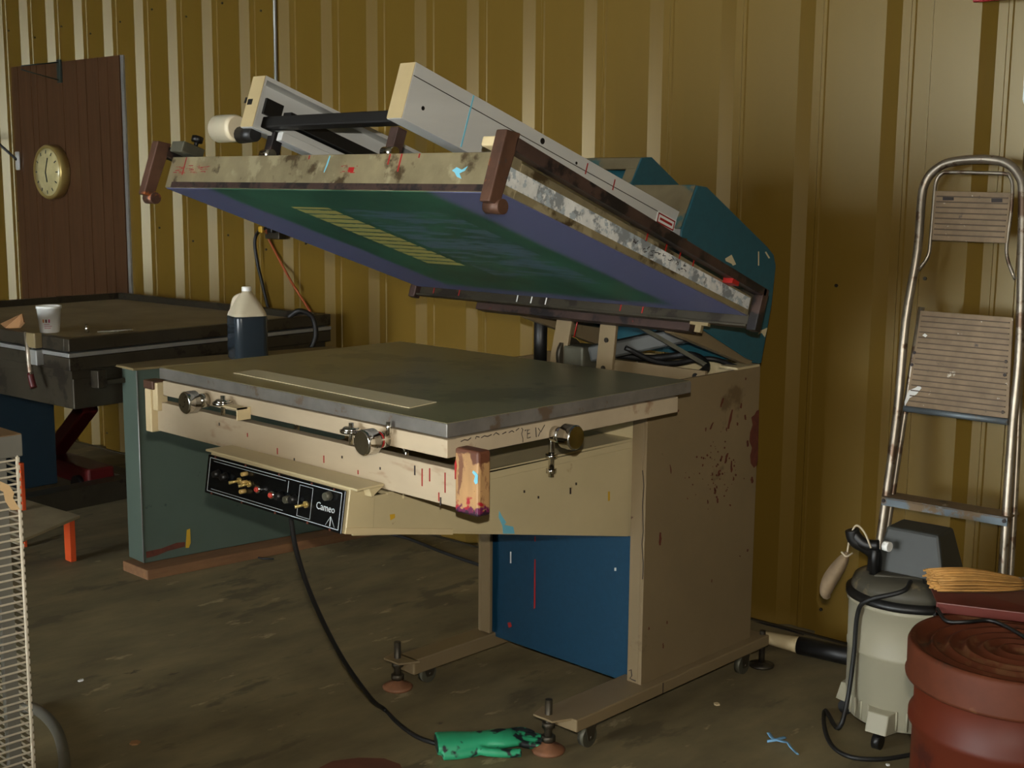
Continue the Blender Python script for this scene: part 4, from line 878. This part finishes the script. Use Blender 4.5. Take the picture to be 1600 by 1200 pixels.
m = MB(); m.cyl(vfr(-.075, .065, .556), vfr(-.06, .075, .556), .014, n=14); m.build('switch_knob', 'white_plastic', vac)
cb_ = toC*.93 - rt*.36; cb_an = math.atan2(cb_.y, cb_.x)
for a in (0, 90, 180, 270):
    an = math.radians(a)+cb_an; dx, dy = math.cos(an), math.sin(an); tx, ty = -dy, dx
    def cf(x, y, z, dx=dx, dy=dy, tx=tx, ty=ty): return vo + Vector((dx*x+tx*y, dy*x+ty*y, z))
    m = MB(); m.prism([cf(.145, -.035, .05), cf(.145, .035, .05), cf(.145, .035, .11), cf(.145, -.035, .11)], Vector((dx, dy, 0))*.005)
    m = MB(); m.add([cf(*p) for p in ((.14, -.045, .05), (.14, .045, .05), (.14, .045, .115), (.14, -.045, .115), (.195, -.03, .05), (.195, .03, .05), (.18, .03, .105), (.18, -.03, .105))], [(0, 3, 2, 1), (4, 5, 6, 7), (0, 1, 5, 4), (1, 2, 6, 5), (2, 3, 7, 6), (3, 0, 4, 7)])
    cs = m.build('caster_mount', 'vac_tank', vac, .003)
    m = MB(); c_ = cf(.172, 0, .022); m.cyl(c_-Vector((tx, ty, 0))*.011, c_+Vector((tx, ty, 0))*.011, .022, n=18); m.cyl(cf(.172, 0, .03), cf(.172, 0, .055), .006, n=8); m.build('caster', 'black', cs)
vz = lambda px, py: onax(2, .007, px, py)
m = MB(); e1 = vfr(-.02, .15, .455)
m.tube([vfr(.0, .11, .474), e1, vfr(-.11, .15, .42), vfr(-.135, .125, .37), vfr(-.14, .115, .25), vfr(-.15, .13, .12), vfr(-.17, .15, .04)] + [vz(*p) for p in ((1290, 1110), (1288, 1135), (1300, 1165), (1330, 1183), (1380, 1186), (1430, 1178))], .0065, 8); m.build('power_cord', 'rubber', vac)
# little cloth pouch tied to the handle
pq = vfr(-.205, .06, .42); pouch = thing('cloth_pouch', tuple(pq), 'small drawstring cloth pouch hanging from the vacuum handle', 'pouch')
m = MB(); P = [vfr(-.175, .055, .525), vfr(-.185, .055, .50), vfr(-.205, .055, .465), vfr(-.222, .055, .43), vfr(-.228, .055, .40), vfr(-.22, .055, .385)]
m.tube(P, lambda t: .006+.03*math.sin(math.pi*min(1, t*.95+.02))**.8, 14, 5, flat=.6); m.build('bag', 'cloth', pouch)
m = MB(); m.tube([vfr(-.175, .055, .52), vfr(-.17, .055, .56), vfr(-.155, .06, .605), vfr(-.13, .07, .59), vfr(-.11, .08, .55)], .0028, 6); m.tube([vfr(-.19, .06, .525), vfr(-.175, .075, .518), vfr(-.16, .06, .525)], .003, 6); m.build('drawstring', 'string', pouch)
# wand behind, lying along the wall
wa = onax(2, .035, 1195, 996); wb = onax(2, .035, 1248, 1008); wc = onax(2, .035, 1330, 1026)
wd = thing('vacuum_nozzle', tuple(Vector((wb.x, wb.y, 0))), 'black tube with a cream tapered end lying along the wall', 'nozzle')
m = MB(); m.cyl(wb, wb+(wc-wb)*1.5, .030, n=20); m.build('black_tube', 'black', wd)
m = MB(); m.tube([wa+(wa-wb)*.2-Vector((0, 0, .012)), wa, wa.lerp(wb, .5), wb], lambda t: .018+.012*t, 16, 4, flat=.9); m.build('cream_end', 'cream', wd)
m = MB(); m.tube([onwall(*p, .02) for p in ((1174, 972), (1200, 977), (1235, 986), (1256, 993))], .004, 6); place(m, 'thin_wire', 'black', tuple(onwall(1174, 985, .02)), 'thin black wire running along the foot of the wall', 'wire')

# ------------------------------------------------------------------ red drum with dustpan and broom
DP = onax(2, .68, 1590, 1012); DX, DY = DP.x, DP.y
drum = thing('steel_drum', (DX, DY, 0), 'red-brown steel drum with a ringed lid beside the vacuum', 'drum')
dr = .183
MB().lathe([(dr-.004, 0), (dr+.003, .004), (dr+.003, .014), (dr, .018), (dr, .20), (dr+.008, .21), (dr+.008, .222), (dr, .232), (dr, .51), (dr+.009, .524), (dr+.009, .536), (dr, .55), (dr, .62)], (DX, DY, 0), 64).build('drum_body', 'drum_red', drum)
lp = [(.002, .668)]
for k in range(5):
    r1 = .022+k*.031; lp += [(r1, .668), (r1+.005, .676), (r1+.010, .677), (r1+.016, .668)]
lp += [(.178, .668), (.186, .682), (.196, .684), (.200, .676), (.199, .622), (.202, .618), (.201, .612), (.19, .612)]
MB().lathe(lp[::-1], (DX, DY, 0), 72).build('drum_lid', 'drum_lid', drum)
dv = Vector((DX, DY, 0)); fw = Vector((w_.x, w_.y, 0)).normalized()
def dfr(x, y, z): return dv + r0*x + fw*y + Vector((0, 0, z))
pan = thing('dustpan', tuple(dfr(.06, .12, .684)), 'maroon dustpan lying on top of the red drum', 'dustpan')
m = MB(); m.prism([dfr(-.09, .17, .690), dfr(.24, .06, .686), dfr(.24, .30, .70), dfr(-.07, .33, .71)], (0, 0, .004)); m.build('pan_floor', 'maroon', pan)
m = MB(); m.prism([dfr(-.10, .17, .690), dfr(.24, .055, .688), dfr(.24, .055, .706), dfr(-.10, .17, .712)], fw*.005); m.build('pan_edge', 'maroon', pan, .002)
m = MB(); m.tube([dfr(-.10, .165, .70), dfr(-.095, .12, .690), dfr(-.06, .105, .694), dfr(-.02, .115, .694), dfr(.0, .10, .694), dfr(.02, .06, .690), dfr(.03, .03, .687)], .004, 8); m.build('wire_handle', 'black', pan)
brm = thing('whisk_broom', tuple(dfr(.02, .22, .724)), 'short straw whisk broom lying in the maroon dustpan', 'broom')
m = MB(); rnd = random.Random(4)
for i in range(150):
    t0 = rnd.uniform(-1, 1); h0 = rnd.uniform(-1, 1)
    if t0*t0+h0*h0 > 1: continue
    x0 = -.10+rnd.uniform(0, .02)
    pts = [(x0, .22+t0*.05, .743+h0*.018), (-.02, .22+t0*.05, .744+h0*.020), (.06, .22+t0*.03, .738+h0*.014), (.095, .22+t0*.014, .736+h0*.010)]
    m.tube([dfr(*p) for p in pts], .0022, 4, 2)
m.build('bristles', 'straw', brm, kind='stuff')
m = MB(); m.tube([dfr(.09, .22, .736), dfr(.125, .22, .738), dfr(.18, .22, .748), dfr(.27, .22, .76)], lambda t: .0115+.007*t, 12, 3); m.build('handle', 'straw', brm)
m = MB()
for x in (.085, .093, .101): m.tube([dfr(x, .22+.0125*math.cos(a), .7365+.0125*math.sin(a)) for a in [k*math.pi/6 for k in range(12)]], .0016, 5, 1, closed=True)
m.build('binding_wire', 'grey_strip', brm, kind='stuff')

# ------------------------------------------------------------------ drying rack at the left edge
RC = CAM + ray(27, 679)*2.6
rk = thing('drying_rack', (RC.x-.35, RC.y-.4, 0), 'tall white wire drying rack with stacked shelves', 'drying rack')
RX, RY = RC.x, RC.y
top = MB(); top.box(RX-.70, RX+.004, RY-.80, RY+.008, RC.z-.045, RC.z); tpo = top.build('top_board', 'rack_grey', rk, .002)
MB().box(RX-.699, RX+.003, RY-.799, RY+.007, RC.z, RC.z+.0015).build('top_surface', 'rack_brown', tpo)
zt = RC.z-.052; n = 57; sp = .0166
ms = None
for i in range(n):
    z = zt-i*sp
    if ms is None:
        q = MB(); q.tube([(RX-.69, RY, z), (RX-.006, RY, z), (RX, RY-.006, z), (RX, RY-.79, z)], .0024, 6, 1)
        for k in range(5): q.tube([(RX-.69, RY-.15*(k+1), z), (RX, RY-.15*(k+1), z)], .0018, 5, 1)
        q.tube([(RX-.69, RY, z), (RX-.69, RY-.79, z)], .0024, 6, 1); q.cyl((RX, RY-.002, z-.005), (RX, RY-.002, z+.005), .0042, n=8)
        o = q.build('wire_shelf', 'rack_white', rk); ms = o
    else:
        o = ms.copy(); COL.objects.link(o); o.parent = rk; o.location = (0, 0, -i*sp)
zb = zt-n*sp
for x, y in ((RX-.008, RY-.022), (RX-.66, RY-.022), (RX-.008, RY-.74), (RX-.66, RY-.74)):
    MB().box(x-.016, x, y-.028, y, .05, RC.z-.045).build('post', 'rack_grey', rk, .001)
    MB().cyl((x-.02, y-.014, .025), (x+.004, y-.014, .025), .025, n=16).build('caster', 'black', rk)
MB().box(RX-.68, RX-.003, RY-.76, RY-.018, .05, .075).build('base_frame', 'rack_grey', rk, .002)
MB().tube([(RX+.001, RY-.004, zb), (RX+.001, RY-.004, zt+.01)], .0035, 6, 1).build('corner_rod', 'rack_white', rk)
pt = [onax(0, RX+.004, *p) for p in ((5, 768), (20, 778), (31, 796), (17, 797), (8, 783))]
m = MB(); m.prism(pt, (.001, 0, 0)); pt2 = [onax(0, RX+.003, *p) for p in ((0, 752), (14, 758), (22, 770), (20, 778), (4, 768), (0, 766))]; m.prism(pt2, (.0008, 0, 0)); m.build('paper_tag', 'paper', rk, kind='stuff')
# grey hose on the floor beside it
hp_ = [onax(2, .016, *p) for p in ((30, 1105), (52, 1107), (72, 1120), (88, 1140), (97, 1165), (101, 1195), (100, 1230))]
m = MB(); m.tube(hp_, .0155, 14); place(m, 'grey_hose', 'pipe_grey', tuple(Vector((hp_[3].x, hp_[3].y, 0))), 'thick grey hose curving over the floor beside the drying rack', 'hose')

# ------------------------------------------------------------------ cords, glove and litter on the floor
fl_ = lambda px, py, z=.006: onax(2, z, px, py)
m = MB(); c_top = Vector((-2.56, 1.86, .748))
m.tube([c_top, Vector((-2.56, 1.88, .62)), Vector((-2.58, 1.95, .46)), Vector((-2.63, 2.08, .26)), Vector((-2.68, 2.22, .09)), fl_(600, 1108), fl_(622, 1130), fl_(648, 1149), fl_(672, 1159), fl_(700, 1166)], .0065, 8); place(m, 'power_cord', 'rubber', tuple(fl_(640, 1140, 0)), 'black power cord dropping from the control box to the floor', 'cord')
m = MB(); m.tube([fl_(*p) for p in ((560, 822), (600, 832), (640, 842), (690, 862), (747, 882), (800, 900))], .0075, 8); place(m, 'floor_cord', 'rubber', tuple(fl_(690, 862, 0)), 'black cord lying on the floor behind the press', 'cord')
m = MB(); m.tube([fl_(*p, .004) for p in ((403, 871), (412, 873), (428, 873))], .004, 6); place(m, 'cord_scrap', 'rubber', tuple(fl_(412, 873, 0)), 'short black strip lying on the floor before the teal cabinet', 'litter')

g0 = fl_(682, 1178, 0); g1 = fl_(848, 1166, 0); gd = (g1-g0); gl_ = gd.length; gd.normalize(); gn = Vector((-gd.y, gd.x, 0))
gv = thing('rubber_glove', tuple(g0), 'green rubber glove with black stained fingers lying on the floor', 'glove'); gv.rotation_euler = (0, 0, math.atan2(gd.y, gd.x))
def gbuild():
    q = MB(); L = gl_
    def ell(pts): # (x, y, z, ry, rz)
        rings = []
        for x, y, z, ry, rz in pts: rings.append([Vector((x, y+ry*math.cos(a), z+rz*math.sin(a))) for a in [2*math.pi*k/20 for k in range(20)]])
        loft(q, rings)
    ell([(0, 0, .030, .050, .026), (.05, .002, .030, .048, .024), (.10, .004, .028, .040, .022), (.14, .006, .028, .040, .022), (.18, .008, .028, .047, .022), (.21, .010, .027, .045, .019), (.225, .010, .025, .040, .015)])
    for y0, y1, l, r, z in ((.042, .052, .065, .0105, .026), (.020, .022, .085, .011, .022), (-.003, -.006, .085, .011, .018), (-.024, -.030, .07, .0105, .016)):
        q.tube([Vector((.19, y0*.8+.008, .026)), Vector((.215, y0+.008, .027)), Vector((.215+l*.5, (y0+y1)/2+.008, z)), Vector((.215+l, y1+.008, .012))], r, 12, 5)
        q.lathe([(.001, -.009), (.007, -.006), (.0095, 0), (.007, .006), (.001, .009)], Vector((.215+l, y1+.008, .012)), 10)
    q.tube([Vector((.10, -.03, .02)), Vector((.14, -.052, .018)), Vector((.19, -.058, .014)), Vector((.225, -.056, .0125))], .0125, 12, 5)
    # rolled flap of the cuff
    q.tube([Vector((.012, -.044, .014)), Vector((.06, -.042, .014)), (Vector((.11, -.036, .016)))], .0135, 12, 4)
    return q
q = gbuild(); me = bpy.data.meshes.new('glove_skin'); me.from_pydata([tuple(v) for v in q.v], [], q.f); me.materials.append(MATS['glove_green'])
o = bpy.data.objects.new('glove_skin', me); COL.objects.link(o); o.parent = gv
bm = bmesh.new(); bm.from_mesh(me); bmesh.ops.remove_doubles(bm, verts=bm.verts, dist=1e-5); bmesh.ops.recalc_face_normals(bm, faces=bm.faces); bm.to_mesh(me); bm.free()
md = o.modifiers.new('remesh', 'REMESH'); md.mode = 'VOXEL'; md.voxel_size = .0035; md.use_smooth_shade = True
md = o.modifiers.new('smooth', 'SMOOTH'); md.iterations = 4
m = MB(); m.add([Vector(g0)+gd*-.001+gn*(.044*math.cos(a))+Vector((0, 0, .030+.020*math.sin(a))) for a in [2*math.pi*k/20 for k in range(20)]], [tuple(range(20))])
mo = MB(); mo.add([Vector((-.0012, .043*math.cos(a), .030+.019*math.sin(a))) for a in [2*math.pi*k/20 for k in range(20)]], [tuple(range(20))])
me = bpy.data.meshes.new('cuff_opening'); me.from_pydata([tuple(v) for v in mo.v], [], mo.f); me.materials.append(MATS['dark_green']); o = bpy.data.objects.new('cuff_opening', me); COL.objects.link(o); o.parent = gv

m = MB(); c0 = fl_(1222, 1158, 0)
m.tube([fl_(1201, 1145, .01), fl_(1208, 1154, .012), fl_(1220, 1158, .015), fl_(1230, 1160, .01), fl_(1236, 1168, .006), fl_(1246, 1178, .004)], .006, 8, flat=.4); m.tube([fl_(1199, 1158, .008), fl_(1212, 1156, .014), fl_(1226, 1152, .012)], .007, 8, flat=.5)
place(m, 'blue_ribbon', 'ribbon', tuple(c0), 'crumpled pale blue ribbon on the floor near the vacuum', 'ribbon')
for (px, py, r, mt, lab) in ((211, 1162, .016, 'cardboard', 'small torn cardboard chip on the floor before the drying rack'), (127, 1064, .010, 'white_paint', 'tiny white paper scrap on the floor near the drying rack'), (1120, 1101, .012, 'cream', 'small pale crumb on the floor beside the press base'), (1387, 1196, .006, 'white_paint', 'tiny white speck on the floor in front of the vacuum')):
    c0 = fl_(px, py, 0); m = MB(); rn = random.Random(px); m.prism([c0+Vector((r*rn.uniform(.6, 1.1)*math.cos(a), r*rn.uniform(.6, 1.1)*math.sin(a), .0005)) for a in (0, 1.1, 2.2, 3.3, 4.4, 5.3)], (0, 0, .004)); place(m, 'paper_scrap' if mt != 'cardboard' else 'cardboard_chip', mt, tuple(c0), lab, 'litter')
c0 = fl_(560, 1196, 0); m = MB(); m.prism([fl_(*p, .001) for p in ((498, 1202), (520, 1191), (560, 1186), (600, 1187), (625, 1196), (640, 1230), (500, 1240))], (0, 0, .004)); place(m, 'rusty_sheet', 'rust_sheet', tuple(c0), 'rust-brown flat sheet lying on the floor before the press', 'sheet')
